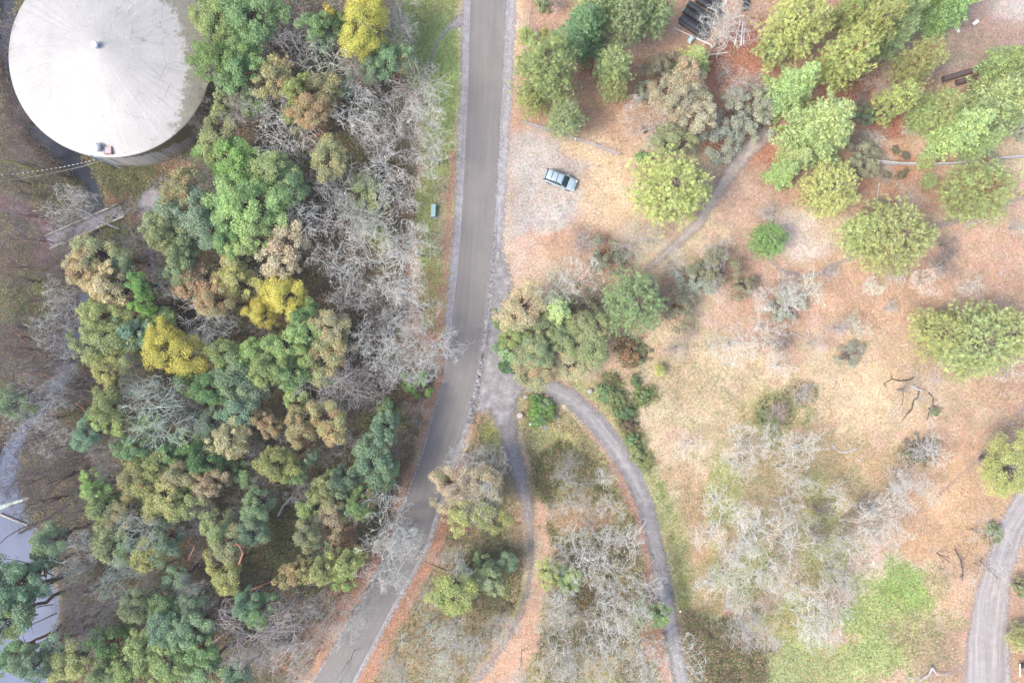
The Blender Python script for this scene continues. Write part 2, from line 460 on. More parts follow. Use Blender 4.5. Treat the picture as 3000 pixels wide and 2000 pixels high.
# wood left of the road
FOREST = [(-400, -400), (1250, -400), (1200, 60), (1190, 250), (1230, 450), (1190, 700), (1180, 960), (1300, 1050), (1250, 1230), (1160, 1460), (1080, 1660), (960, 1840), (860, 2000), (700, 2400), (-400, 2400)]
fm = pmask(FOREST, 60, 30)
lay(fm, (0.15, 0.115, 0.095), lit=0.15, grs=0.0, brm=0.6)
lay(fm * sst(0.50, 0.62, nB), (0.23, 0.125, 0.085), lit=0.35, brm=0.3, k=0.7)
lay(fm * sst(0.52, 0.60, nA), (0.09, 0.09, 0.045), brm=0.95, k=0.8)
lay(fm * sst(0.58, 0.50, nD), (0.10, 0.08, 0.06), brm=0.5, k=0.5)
for b in ((110, 860, 90, 110), (90, 520, 110, 60), (60, 680, 60, 60), (830, 1570, 90, 90), (360, 500, 130, 40), (1050, 1420, 110, 120), (1130, 1240, 60, 60), (590, 1380, 60, 60), (340, 690, 60, 50)):
    lay(blob(*b), (0.085, 0.11, 0.045), brm=1.0, lit=0.15)
lay(blob(20, 860, 26, 70), (0.24, 0.30, 0.12), grs=0.9)
lay(blob(10, 740, 40, 80), (0.33, 0.22, 0.19), lit=0.2)
lay(blob(1020, 1760, 60, 90, rot=30), (0.42, 0.16, 0.10), lit=0.9, k=0.9)
lay(blob(930, 1900, 60, 90, rot=30), (0.38, 0.17, 0.10), lit=0.8, k=0.9)
lay(blob(1230, 1000, 70, 90), (0.40, 0.17, 0.10), lit=0.8, k=0.9)
lay(blob(1180, 620, 50, 90), (0.27, 0.17, 0.11), lit=0.6, k=0.8)
# grass strip
lay(pmask([(1120, -400), (1340, -400), (1346, 200), (1342, 420), (1330, 600), (1325, 800), (1305, 1000), (1230, 960), (1235, 820), (1225, 600), (1235, 430), (1230, 280), (1170, 200), (1190, 90)], 30, 22), (0.23, 0.26, 0.10), grs=0.9, lit=0.2, brm=0.0)
lay(blob(1300, 200, 44, 150), (0.22, 0.32, 0.10), grs=1.0, k=0.8)
lay(blob(1200, 110, 60, 110), (0.20, 0.28, 0.09), grs=1.0, k=0.8)
lay(blob(1300, 640, 30, 150), (0.38, 0.30, 0.17), grs=0.6, k=0.8)
lay(blob(1270, 860, 40, 90), (0.29, 0.23, 0.10), grs=0.6, lit=0.5, k=0.8)
lay(lmask([(a[0] - (36 if a[1] < 1000 else 22), a[1]) for a in ROAD_L[3:]], 18, 14, 16), (0.42, 0.22, 0.13), lit=0.9, grs=0.1, brm=0.0, k=0.95)
# wedge between the road and track A, and the island between the tracks
lay(pmask([(1405, 1215), (1440, 1215), (1500, 1380), (1535, 1500), (1545, 1640), (1480, 1820), (1380, 2000), (1250, 2330), (900, 2330), (1050, 2000), (1180, 1750), (1290, 1500), (1350, 1330)], 24, 20), (0.25, 0.19, 0.11), lit=0.4, grs=0.3, brm=0.35)
lay(blob(1440, 1290, 30, 70), (0.24, 0.25, 0.08), grs=0.8)
lay(blob(1425, 1600, 80, 40), (0.26, 0.23, 0.13), grs=0.5, k=0.8)
lay(blob(1440, 1690, 80, 110), (0.10, 0.11, 0.055), brm=1.0, lit=0.2, grs=0.0, k=0.8)
lay(blob(1500, 1740, 26, 90), (0.27, 0.25, 0.10), grs=0.7, lit=0.5)
lay(lmask([(a[0] + 34, a[1]) for a in ROAD_R[9:]], 40, 20, 18), (0.38, 0.17, 0.10), lit=0.95, grs=0.1, brm=0.0)
lay(lmask([(1500, 1500), (1520, 1600), (1515, 1700), (1480, 1800)], 26, 20), (0.44, 0.24, 0.17), lit=0.9, k=0.8)
ISL = [(1530, 1150), (1590, 1158), (1660, 1200), (1740, 1290), (1800, 1390), (1850, 1500), (1880, 1620), (1905, 1750), (1930, 1900), (1960, 2330), (1250, 2330), (1450, 2000), (1530, 1860), (1575, 1740), (1590, 1640), (1580, 1530), (1560, 1420), (1530, 1300), (1505, 1200)]
lay(pmask(ISL, 24, 16), (0.28, 0.235, 0.12), lit=0.45, grs=0.4, brm=0.3)
lay(pmask([(1540, 1250), (1640, 1250), (1700, 1310), (1690, 1340), (1560, 1330)], 24, 16), (0.29, 0.28, 0.12), grs=0.7, brm=0.0)
lay(blob(1515, 1210, 14, 50), (0.33, 0.30, 0.14), grs=0.7)
lay(pmask([(1555, 1330), (1640, 1290), (1740, 1350), (1790, 1440), (1760, 1460), (1700, 1400), (1640, 1420), (1610, 1500), (1640, 1600), (1600, 1600), (1560, 1480), (1545, 1390)], 24, 16), (0.14, 0.135, 0.065), brm=0.95, grs=0.2)
lay(blob(1700, 1520, 90, 40), (0.42, 0.23, 0.14), lit=0.7, brm=0.1, k=0.8)
for b in ((1750, 1620, 110, 60), (1720, 1760, 130, 60), (1700, 1880, 130, 60), (1860, 1960, 70, 40), (1650, 1960, 60, 50)):
    lay(blob(*b), (0.15, 0.11, 0.07), brm=0.8, lit=0.4, k=0.8)
lay(lmask([(1580, 1480), (1600, 1600), (1592, 1700), (1560, 1800), (1530, 1890), (1480, 1960), (1420, 2050), (1300, 2300)], [26, 40, 40, 50, 90, 110, 120, 120], 24, 22), (0.52, 0.31, 0.20), lit=0.75, grs=0.0, brm=0.0)
lay(lmask([(1800, 1350), (1850, 1460), (1880, 1560), (1905, 1700), (1920, 1850), (1945, 2000)], 26, 14), (0.40, 0.20, 0.14), lit=0.8, brm=0.0, grs=0.0, k=0.9)
lay(blob(1905, 1880, 26, 60), (0.42, 0.19, 0.10), lit=0.8, brm=0, k=0.9)
lay(lmask([(a[0] + 10, a[1]) for a in ROAD_R[:7]], 44, 26, 20), (0.40, 0.37, 0.35), lit=0.2, k=0.6)
# extra scrub patches at right
for b in ((1840, 1035, 44, 44), (2340, 1150, 50, 34), (2265, 1215, 70, 50), (2690, 1325, 55, 40), (1690, 1380, 60, 60)):
    lay(blob(*b), (0.20, 0.18, 0.10), brm=0.8, grs=0.1, k=0.5)
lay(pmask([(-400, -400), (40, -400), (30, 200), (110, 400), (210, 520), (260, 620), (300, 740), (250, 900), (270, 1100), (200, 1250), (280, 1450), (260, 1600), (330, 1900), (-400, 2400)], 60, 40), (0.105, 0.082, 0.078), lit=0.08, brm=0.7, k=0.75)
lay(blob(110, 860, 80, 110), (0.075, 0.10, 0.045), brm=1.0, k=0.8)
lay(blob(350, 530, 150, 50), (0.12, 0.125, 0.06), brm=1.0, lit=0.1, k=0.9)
# creek banks
ck = cx_fn(PX, PY)
lay(sst(26, 0, ck + (nC - 0.5) * 30), (0.10, 0.085, 0.07), lit=0.1, grs=0.0, brm=0.25, k=0.9)
lay(sst(-2, -14, ck), (0.05, 0.055, 0.06), lit=0.0, grs=0.0, brm=0.0)
# where roads lie nothing grows
rdm = np.maximum.reduce([poly_sd(PX, PY, SHOULDER), -pl_dist(PX, PY, TRACK_A, TRACK_AW)[0], -pl_dist(PX, PY, TRACK_B, TRACK_BW)[0], poly_sd(PX, PY, APRON), -pl_dist(PX, PY, DIRT_C, DIRT_W)[0], -pl_dist(PX, PY, TRAIL1, TRAIL1_W)[0], -pl_dist(PX, PY, TRAIL2, TRAIL2_W)[0], -pl_dist(PX, PY, TRAIL4, TRAIL4_W)[0], -pl_dist(PX, PY, TRAIL5, TRAIL5_W)[0], -pl_dist(PX, PY, TRAIL6, TRAIL6_W)[0]])
GRS[rdm > -4] = 0; BRM[rdm > -8] = 0; LIT[rdm > 4] *= 0.12
# gentle colour change everywhere
COL *= (0.80 + 0.40 * nA)[..., None] * (0.80 + 0.4 * nC)[..., None]
COL *= 1 + (nB - 0.5)[..., None] * np.array([0.10, 0.0, -0.22])

# ------------------------------------------------------------------ ground sheet
def ground_material():
    m, nt, out = mat_new("earth_and_litter")
    tc = N(nt, "ShaderNodeTexCoord"); V = tc.outputs["Object"]
    a = N(nt, "ShaderNodeAttribute", attribute_name="gcol")
    l = N(nt, "ShaderNodeAttribute", attribute_name="glit")
    f1 = ramp(nt, noise(nt, V, 3.2, 4, 0.7), [(0.30, 0.62), (0.70, 1.36)])
    c = mixc(nt, 1.0, a.outputs["Color"], f1, 'MULTIPLY')
    f2 = ramp(nt, noise(nt, V, 0.7, 3, 0.6), [(0.35, (0.92, 0.98, 0.90)), (0.65, (1.06, 1.0, 1.03))])
    c = mixc(nt, 1.0, c, f2, 'MULTIPLY')
    vo = N(nt, "ShaderNodeTexVoronoi", i_Scale=5.0); nt.links.new(V, vo.inputs["Vector"])
    sp = N(nt, "ShaderNodeSeparateColor"); nt.links.new(vo.outputs["Color"], sp.inputs[0])
    leafc = ramp(nt, sp.outputs[0], [(0.0, (0.20, 0.10, 0.06)), (0.25, (0.42, 0.19, 0.08)), (0.5, (0.56, 0.27, 0.11)), (0.75, (0.66, 0.42, 0.19)), (1.0, (0.72, 0.60, 0.42))])
    leafc = mixc(nt, 0.45, leafc, mixc(nt, 1.0, a.outputs["Color"], (1.35, 1.3, 1.25), 'MULTIPLY'))
    on = math_(nt, 'MULTIPLY', math_(nt, 'LESS_THAN', sp.outputs[1], math_(nt, 'MULTIPLY', l.outputs["Fac"], 0.6)), math_(nt, 'LESS_THAN', vo.outputs["Distance"], 0.42))
    c = mixc(nt, math_(nt, 'MULTIPLY', on, 0.75), c, leafc)
    vo2 = N(nt, "ShaderNodeTexVoronoi", i_Scale=1.7); nt.links.new(V, vo2.inputs["Vector"])
    peb = math_(nt, 'MULTIPLY', math_(nt, 'LESS_THAN', vo2.outputs["Distance"], 0.085), 0.5)
    c = mixc(nt, peb, c, (0.6, 0.57, 0.52))
    p = N(nt, "ShaderNodeBsdfPrincipled", i_Roughness=0.95)
    p.inputs["Specular IOR Level"].default_value = 0.1
    b = N(nt, "ShaderNodeBump", i_Strength=0.9, i_Distance=0.12)
    nt.links.new(noise(nt, V, 3.5, 5, 0.75), b.inputs["Height"])
    nt.links.new(c, p.inputs["Base Color"]); nt.links.new(b.outputs[0], p.inputs["Normal"])
    nt.links.new(p.outputs[0], out.inputs[0])
    return m
M_GROUND = ground_material()

def build_ground():
    ext = [400, 900, 2200, 6000, 20000, 44000]
    gx = np.concatenate([[-e + GX[0] for e in ext[::-1]], GX, [e + GX[-1] for e in ext]])
    gy = np.concatenate([[-e + GY[0] for e in ext[::-1]], GY, [e + GY[-1] for e in ext]])
    X, Y = np.meshgrid(gx, gy)
    k = len(ext)
    pad = lambda A: np.pad(A, ((k, k), (k, k)) + ((0, 0),) * (A.ndim - 2), mode='edge')
    Z = pad(Zg); C = pad(COL); L = pad(LIT)
    V = np.stack([(X - 1500) * S, (1000 - Y) * S, Z], -1).reshape(-1, 3)
    ny, nx = X.shape
    idx = np.arange(nx * ny).reshape(ny, nx)
    F = np.stack([idx[1:, :-1], idx[1:, 1:], idx[:-1, 1:], idx[:-1, :-1]], -1).reshape(-1, 4)
    Ca = np.concatenate([C.reshape(-1, 3), np.ones((nx * ny, 1))], 1)
    me = mesh_np("ground", V, F, [M_GROUND], {"gcol": ("POINT", "FLOAT_COLOR", Ca), "glit": ("POINT", "FLOAT", L.ravel())}, smooth=True)
    tag(link(bpy.data.objects.new("ground", me)), kind="structure")
build_ground()

# ------------------------------------------------------------------ roads, tracks, trails, water: sheets cut out along their edges
def sheet(name, fn, z, mat, box, step=4.0, margin=-14.0, drape=True):
    """fn(px,py) -> signed distance inside (px), along, cross"""
    gx = np.arange(box[0], box[2] + step, step); gy = np.arange(box[1], box[3] + step, step)
    X, Y = np.meshgrid(gx, gy)
    sd, al, cr = fn(X, Y)
    nx = len(gx); idx = np.arange(X.size).reshape(X.shape)
    F = np.stack([idx[1:, :-1], idx[1:, 1:], idx[:-1, 1:], idx[:-1, :-1]], -1).reshape(-1, 4)
    keep = (sd.ravel()[F] > margin).any(1)
    F = F[keep]
    used = np.unique(F); remap = -np.ones(X.size, int); remap[used] = np.arange(len(used))
    F = remap[F]
    Zs = gz(X.ravel()[used], Y.ravel()[used]) + z if drape else np.full(len(used), z)
    V = np.stack([(X.ravel()[used] - 1500) * S, (1000 - Y.ravel()[used]) * S, Zs], -1)
    uvw = np.stack([sd.ravel()[used] * S, al.ravel()[used] * S, cr.ravel()[used] * S], -1)
    me = mesh_np(name, V, F, [mat], {"q": ("POINT", "FLOAT_VECTOR", uvw)}, smooth=True)
    return tag(link(bpy.data.objects.new(name, me)), kind="structure")

def road_mat(name, cols, edge=0.25, soft=0.25, streak=0.35, speck=0.3, rough=0.9, tracks=None, nscale=1.2):
    m, nt, out = mat_new(name)
    q = N(nt, "ShaderNodeAttribute", attribute_name="q")
    sp = N(nt, "ShaderNodeSeparateXYZ"); nt.links.new(q.outputs["Vector"], sp.inputs[0])
    tc = N(nt, "ShaderNodeTexCoord"); V = tc.outputs["Object"]
    st = N(nt, "ShaderNodeCombineXYZ")
    nt.links.new(math_(nt, 'MULTIPLY', sp.outputs[1], 0.06), st.inputs[0]); nt.links.new(math_(nt, 'MULTIPLY', sp.outputs[2], 1.6), st.inputs[1])
    fs = noise(nt, st.outputs[0], 1.0, 4, 0.6)
    fn_ = noise(nt, V, nscale, 4, 0.65)
    f = math_(nt, 'ADD', math_(nt, 'MULTIPLY', fs, streak), math_(nt, 'MULTIPLY', fn_, 1 - streak))
    c = ramp(nt, f, [(0.36, cols[0]), (0.5, cols[1]), (0.64, cols[2])])
    g = ramp(nt, noise(nt, V, 7.0, 3, 0.8), [(0.3, 1 - speck), (0.7, 1 + speck)])
    c = mixc(nt, 1.0, c, g, 'MULTIPLY')
    vo = N(nt, "ShaderNodeTexVoronoi", i_Scale=2.6); nt.links.new(V, vo.inputs["Vector"])
    c = mixc(nt, math_(nt, 'MULTIPLY', math_(nt, 'LESS_THAN', vo.outputs["Distance"], 0.06 if speck > 0.12 else 0.012), 0.5), c, (0.62, 0.52, 0.42))
    if tracks:
        w = math_(nt, 'ABSOLUTE', math_(nt, 'SUBTRACT', math_(nt, 'ABSOLUTE', sp.outputs[2]), tracks[0]))
        w = math_(nt, 'ADD', w, math_(nt, 'MULTIPLY', math_(nt, 'SUBTRACT', fn_, 0.5), 1.2))
        tf = ramp(nt, w, [(0.0, 1.0), (0.42, 0.0)])
        c = mixc(nt, math_(nt, 'MULTIPLY', tf, 0.75), c, tracks[1])
    p = N(nt, "ShaderNodeBsdfPrincipled", i_Roughness=rough)
    p.inputs["Specular IOR Level"].default_value = 0.25
    nt.links.new(c, p.inputs["Base Color"])
    b = N(nt, "ShaderNodeBump", i_Strength=0.4, i_Distance=0.03); nt.links.new(noise(nt, V, 9, 3, 0.7), b.inputs["Height"]); nt.links.new(b.outputs[0], p.inputs["Normal"])
    e = math_(nt, 'ADD', sp.outputs[0], math_(nt, 'MULTIPLY', math_(nt, 'SUBTRACT', noise(nt, V, 2.2, 5, 0.75), 0.5), edge * 4))
    al = math_(nt, 'DIVIDE', e, soft, clamp=True)
    tr = N(nt, "ShaderNodeBsdfTransparent")
    mx = N(nt, "ShaderNodeMixShader"); nt.links.new(al, mx.inputs[0]); nt.links.new(tr.outputs[0], mx.inputs[1]); nt.links.new(p.outputs[0], mx.inputs[2])
    nt.links.new(mx.outputs[0], out.inputs[0])
    return m

def f_poly(poly, centre=None):
    def f(X, Y):
        s = poly_sd(X, Y, poly)
        if centre: _, a, c = pl_dist(X, Y, centre)
        else: a, c = X, Y
        return s, a, c
    return f
def f_line(pts, w):
    def f(X, Y):
        d, a, c = pl_dist(X, Y, pts, w); return -d, a, c
    return f

M_SHO = road_mat("pale_gravel", [(0.26, 0.25, 0.25), (0.33, 0.315, 0.32), (0.42, 0.40, 0.40)], edge=0.75, soft=0.4, speck=0.35)
M_ROAD = road_mat("worn_asphalt", [(0.195, 0.182, 0.178), (0.222, 0.205, 0.193), (0.252, 0.232, 0.212)], edge=0.10, soft=0.10, streak=0.62, speck=0.05, rough=0.75, nscale=0.35)
M_TRK = road_mat("gravel_drive", [(0.225, 0.21, 0.205), (0.285, 0.27, 0.265), (0.38, 0.36, 0.35)], edge=0.5, soft=0.5, streak=0.55, speck=0.28, tracks=(0.85, (0.20, 0.187, 0.183)))
M_DIRT = road_mat("dirt_road_earth", [(0.27, 0.235, 0.215), (0.34, 0.31, 0.295), (0.43, 0.41, 0.40)], edge=0.9, soft=0.7, streak=0.7, speck=0.14)
M_TRAIL = road_mat("trodden_earth", [(0.34, 0.285, 0.25), (0.405, 0.35, 0.31), (0.48, 0.42, 0.38)], edge=0.5, soft=0.9, streak=0.5, speck=0.2)
M_TRAILG = road_mat("trodden_gravel", [(0.30, 0.26, 0.24), (0.36, 0.32, 0.30), (0.42, 0.38, 0.36)], edge=0.5, soft=0.6, streak=0.3, speck=0.2)
M_TRAILR = road_mat("red_brown_path", [(0.115, 0.07, 0.07), (0.15, 0.095, 0.095), (0.20, 0.13, 0.125)], edge=0.7, soft=0.8, streak=0.3, speck=0.2)

M_APR = road_mat("junction_gravel", [(0.215, 0.20, 0.198), (0.275, 0.26, 0.257), (0.38, 0.365, 0.36)], edge=1.0, soft=1.0, streak=0.15, speck=0.25, nscale=0.8)
M_TRKA = road_mat("dirt_gravel", [(0.225, 0.205, 0.195), (0.285, 0.262, 0.25), (0.36, 0.335, 0.315)], edge=0.95, soft=1.1, streak=0.4, speck=0.3)
M_CRUST = road_mat("pale_crushed_edge", [(0.30, 0.29, 0.29), (0.37, 0.36, 0.36), (0.46, 0.45, 0.45)], edge=1.3, soft=0.7, streak=0.2, speck=0.3)
EDGE_R = [(x + 2, y) for x, y in ROAD_R[:10]]
sheet("gravel_edge", f_line(EDGE_R, [10, 10, 9, 8, 8, 16, 22, 20, 14, 10]), 0.042, M_CRUST, (1320, -320, 1500, 1360), margin=-16)
sheet("gravel_shoulder", f_poly(SHOULDER, ROAD_C), 0.012, M_SHO, (730, -320, 1560, 2320), margin=-22)
sheet("gravel_apron", f_poly(APRON, ROAD_C), 0.030, M_APR, (1340, 650, 1620, 1300), margin=-24)
sheet("gravel_track", f_line(TRACK_A, TRACK_AW), 0.024, M_TRKA, (1150, 1060, 1640, 2320))
sheet("curved_drive", f_line(TRACK_B, TRACK_BW), 0.028, M_TRK, (1380, 1020, 2100, 2320))
sheet("road", f_poly(ROAD_POLY, ROAD_C), 0.034, M_ROAD, (740, -320, 1520, 2320), margin=-8)
sheet("dirt_road", f_line(DIRT_C, DIRT_W), 0.012, M_DIRT, (2780, 1180, 3300, 2320))
sheet("dirt_trail", f_line(TRAIL1, TRAIL1_W), 0.012, M_TRAIL, (1860, 340, 2300, 820))
sheet("loop_trail", f_line(TRAIL2, TRAIL2_W), 0.016, M_TRAIL, (2220, 540, 3030, 850))
sheet("faint_trail", f_line(TRAIL3, TRAIL3_W), 0.012, M_TRAIL, (2690, 1150, 3040, 1500))
M_LAND = road_mat("landing_gravel", [(0.22, 0.205, 0.21), (0.28, 0.26, 0.265), (0.35, 0.33, 0.335)], edge=0.9, soft=1.0, streak=0.2, speck=0.25)
sheet("gravel_landing", f_line([(366, 616), (400, 602), (440, 585), (485, 548)], [34, 44, 80, 90]), 0.016, M_LAND, (330, 470, 560, 680))
sheet("grass_footpath", f_line(TRAIL4, TRAIL4_W), 0.008, M_TRAILG, (1210, 30, 1400, 330))
sheet("gravel_footpath", f_line(TRAIL5, TRAIL5_W), 0.012, M_LAND, (390, 470, 560, 830))
sheet("red_footpath", f_line(TRAIL6, TRAIL6_W), 0.012, M_TRAILR, (-100, 520, 220, 800))

def water_mat():
    m, nt, out = mat_new("creek_water")
    tc = N(nt, "ShaderNodeTexCoord"); V = tc.outputs["Object"]
    mp = N(nt, "ShaderNodeMapping"); nt.links.new(V, mp.inputs[0])
    f = noise(nt, V, 0.12, 3)
    c = ramp(nt, f, [(0.35, (0.11, 0.135, 0.20)), (0.65, (0.15, 0.18, 0.265))])
    # sky reflection painted into the base colour: pale lower pool, shaded upper reach
    sx = N(nt, "ShaderNodeSeparateXYZ"); nt.links.new(V, sx.inputs[0])
    dark = ramp(nt, math_(nt, 'MULTIPLY_ADD', sx.outputs[1], 0.02, 0.2), [(0.25, 0.0), (0.5, 1.0)])
    c = mixc(nt, dark, c, (0.035, 0.042, 0.06))
    foam = ramp(nt, noise(nt, V, 1.3, 5, 0.8, 0.6), [(0.68, 0.0), (0.76, 1.0)])
    c = mixc(nt, math_(nt, 'MULTIPLY', math_(nt, 'MULTIPLY', foam, dark), 0.6), c, (0.5, 0.58, 0.66))
    p = N(nt, "ShaderNodeBsdfPrincipled", i_Roughness=0.5); p.inputs['Specular IOR Level'].default_value = 0.12
    nt.links.new(c, p.inputs["Base Color"])
    b = N(nt, "ShaderNodeBump", i_Strength=0.15, i_Distance=0.1); nt.links.new(noise(nt, V, 1.8, 4, 0.7), b.inputs["Height"]); nt.links.new(b.outputs[0], p.inputs["Normal"])
    nt.links.new(p.outputs[0], out.inputs[0])
    return m
sheet("water", f_line(CREEK, [w + 16 for w in CREEK_W]), -0.85, water_mat(), (-320, -320, 330, 2320), step=8, drape=False, margin=0)

# ------------------------------------------------------------------ ground cover that nobody could count
def scatter_leaves(name, n, field, seed, size, zlo, zhi, cols, mat_vary=0.35, tilt=0.8, asp=0.55, tri=False, zfield=None):
    rs = np.random.RandomState(seed)
    px = rs.uniform(-60, 3060, n * 4); py = rs.uniform(-60, 2060, n * 4)
    w = samp(field, px, py)
    ok = rs.rand(len(px)) < w
    px, py = px[ok][:n], py[ok][:n]; n = len(px)
    z = gz(px, py)
    hh = rs.rand(n)
    hmap = fbm(px, py, 30, seed + 3, 3) if zfield is None else zfield(px, py)
    zz = z + zlo + (zhi - zlo) * np.clip((hmap - 0.3) * 2.4, 0, 1) * (0.35 + 0.65 * hh)
    C = np.stack([(px - 1500) * S, (1000 - py) * S, zz], -1)
    s = size * rs.uniform(0.6, 1.4, n)
    a = rs.uniform(0, 2 * math.pi, n)
    u = np.stack([np.cos(a), np.sin(a), rs.uniform(-tilt, tilt, n)], -1); u /= np.linalg.norm(u, axis=1)[:, None]
    v = np.stack([-np.sin(a), np.cos(a), rs.uniform(-tilt, tilt, n)], -1); v /= np.linalg.norm(v, axis=1)[:, None]
    s = s[:, None]
    if tri:
        u[:, 2] = np.abs(u[:, 2]) + 0.3
        V = np.stack([C - v * s * 0.16, C + v * s * 0.16, C + u * s], 1).reshape(-1, 3); F = np.arange(3 * n).reshape(-1, 3)
    else:
        V = np.stack([C - u * s * 0.5, C - v * s * 0.5 * asp, C + u * s * 0.5, C + v * s * 0.5 * asp], 1).reshape(-1, 3); F = np.arange(4 * n).reshape(-1, 4)
    ci = rs.randint(0, len(cols), n); cc = np.array(cols)[ci]
    tint = fbm(px, py, 90, seed + 8, 3)
    cc = cc * (1 + mat_vary * (rs.rand(n) - 0.5) * 2)[:, None] * (0.8 + 0.4 * tint)[:, None]
    ca = np.concatenate([cc, np.ones((n, 1))], 1)
    me = mesh_np(name, V, F, [M_COVER], {"gcol": ("FACE", "FLOAT_COLOR", ca)})
    return tag(link(bpy.data.objects.new(name, me)), kind="stuff")

def cover_mat():
    m, nt, out = mat_new("cover_leaves")
    a = N(nt, "ShaderNodeAttribute", attribute_name="gcol")
    p = N(nt, "ShaderNodeBsdfPrincipled", i_Roughness=0.7); p.inputs["Specular IOR Level"].default_value = 0.2
    tr = N(nt, "ShaderNodeBsdfTranslucent")
    nt.links.new(a.outputs["Color"], p.inputs["Base Color"]); nt.links.new(a.outputs["Color"], tr.inputs[0])
    mx = N(nt, "ShaderNodeMixShader", i_0=0.2); nt.links.new(p.outputs[0], mx.inputs[1]); nt.links.new(tr.outputs[0], mx.inputs[2])
    nt.links.new(mx.outputs[0], out.inputs[0]); return m
M_COVER = cover_mat()
tag(scatter_leaves("undergrowth", 230000, BRM * 0.9, 101, 0.24, 0.05, 1.3, [(0.10, 0.17, 0.05), (0.07, 0.13, 0.045), (0.16, 0.22, 0.07), (0.17, 0.11, 0.07), (0.25, 0.13, 0.09), (0.22, 0.24, 0.10), (0.30, 0.33, 0.14), (0.34, 0.22, 0.15)]), "low brambles and ivy over the woodland floor and banks", "undergrowth")
tag(scatter_leaves("grass", 120000, GRS * 0.85, 102, 0.26, 0.0, 0.04, [(0.22, 0.32, 0.09), (0.30, 0.36, 0.12), (0.36, 0.34, 0.15), (0.16, 0.25, 0.06)], tri=True), "short green and straw coloured grass beside the road and in the field", "grass")
tag(scatter_leaves("fallen_leaves", 170000, np.clip(LIT, 0, 1) ** 1.3 * 0.8, 103, 0.13, 0.02, 0.05, [(0.56, 0.31, 0.17), (0.60, 0.42, 0.25), (0.46, 0.24, 0.13), (0.62, 0.50, 0.36), (0.33, 0.18, 0.11), (0.54, 0.35, 0.23)], tilt=0.25, asp=0.8), "orange and tan fallen leaves scattered over the open ground", "leaf litter")
TWG = np.clip(fbm(PX, PY, 130, 87) * 2.2 - 0.7, 0, 1) * (PX > 1850) * (PY > 600) * (rdm < -6)
tag(scatter_leaves("fallen_twigs", 5200, TWG, 105, 0.8, 0.02, 0.12, [(0.58, 0.56, 0.52), (0.46, 0.42, 0.38), (0.62, 0.62, 0.55), (0.30, 0.26, 0.22)], tilt=0.12, asp=0.07), "pale fallen twigs strewn over the open slope", "twigs")
DRY = np.clip(fbm(PX, PY, 110, 77) * 2.6 - 0.95, 0, 1) * (PX > 1850) * (PY > 850) * (rdm < -6) * (BRM < 0.5)
tag(scatter_leaves("dry_grass", 90000, DRY, 104, 0.24, 0.0, 0.04, [(0.60, 0.47, 0.28), (0.52, 0.38, 0.20), (0.42, 0.36, 0.17), (0.66, 0.52, 0.36)], tri=True), "dry straw coloured grass across the open slope", "grass")

# ------------------------------------------------------------------ vegetation prototypes (meshes shared by the copies)
def unit(v): return v / (np.linalg.norm(v, axis=-1, keepdims=True) + 1e-9)

def quads(C, nrm, size, rs, asp=0.55, along=None):
    """rhombus leaves at C facing nrm"""
    n = len(C)
    r = unit(rs.randn(n, 3)) if along is None else unit(along)
    u = unit(np.cross(nrm, r)) if along is None else r
    w = unit(np.cross(nrm, u))
    s = np.asarray(size).reshape(-1, 1) * np.ones((n, 1))
    V = np.stack([C - u * s * .5, C - w * s * .5 * asp, C + u * s * .5, C + w * s * .5 * asp], 1)
    return V.reshape(-1, 3)

def segs_mesh(segs, k=4):
    """list of (p, q, r0, r1) -> prisms"""
    A = np.array([s[0] for s in segs]); B = np.array([s[1] for s in segs]); r0 = np.array([s[2] for s in segs]); r1 = np.array([s[3] for s in segs])
    d = unit(B - A); ref = np.where(np.abs(d[:, 2:3]) > 0.9, [[1.0, 0, 0]], [[0, 0, 1.0]])
    u = unit(np.cross(d, ref)); w = np.cross(d, u)
    V = []
    for P_, r in ((A, r0), (B, r1)):
        for j in range(k):
            a = 2 * math.pi * j / k + 0.4
            V.append(P_ + (u * math.cos(a) + w * math.sin(a)) * r[:, None])
    V = np.stack(V, 1).reshape(-1, 3); n = len(segs); base = np.arange(n)[:, None] * 2 * k
    F = np.concatenate([base + np.array([[j, (j + 1) % k, k + (j + 1) % k, k + j]]) for j in range(k)])
    return V, F

def curve_segs(rs, p, q, r0, r1, n=5, wob=0.08):
    p = np.array(p, float); q = np.array(q, float); L = np.linalg.norm(q - p); pts = [p]
    for i in range(1, n): pts.append(p + (q - p) * i / n + rs.randn(3) * L * wob * math.sin(math.pi * i / n))
    pts.append(q); out = []
    for i in range(n):
        a = r0 + (r1 - r0) * i / n; b = r0 + (r1 - r0) * (i + 1) / n; out.append((pts[i], pts[i + 1], a, b))
    return out

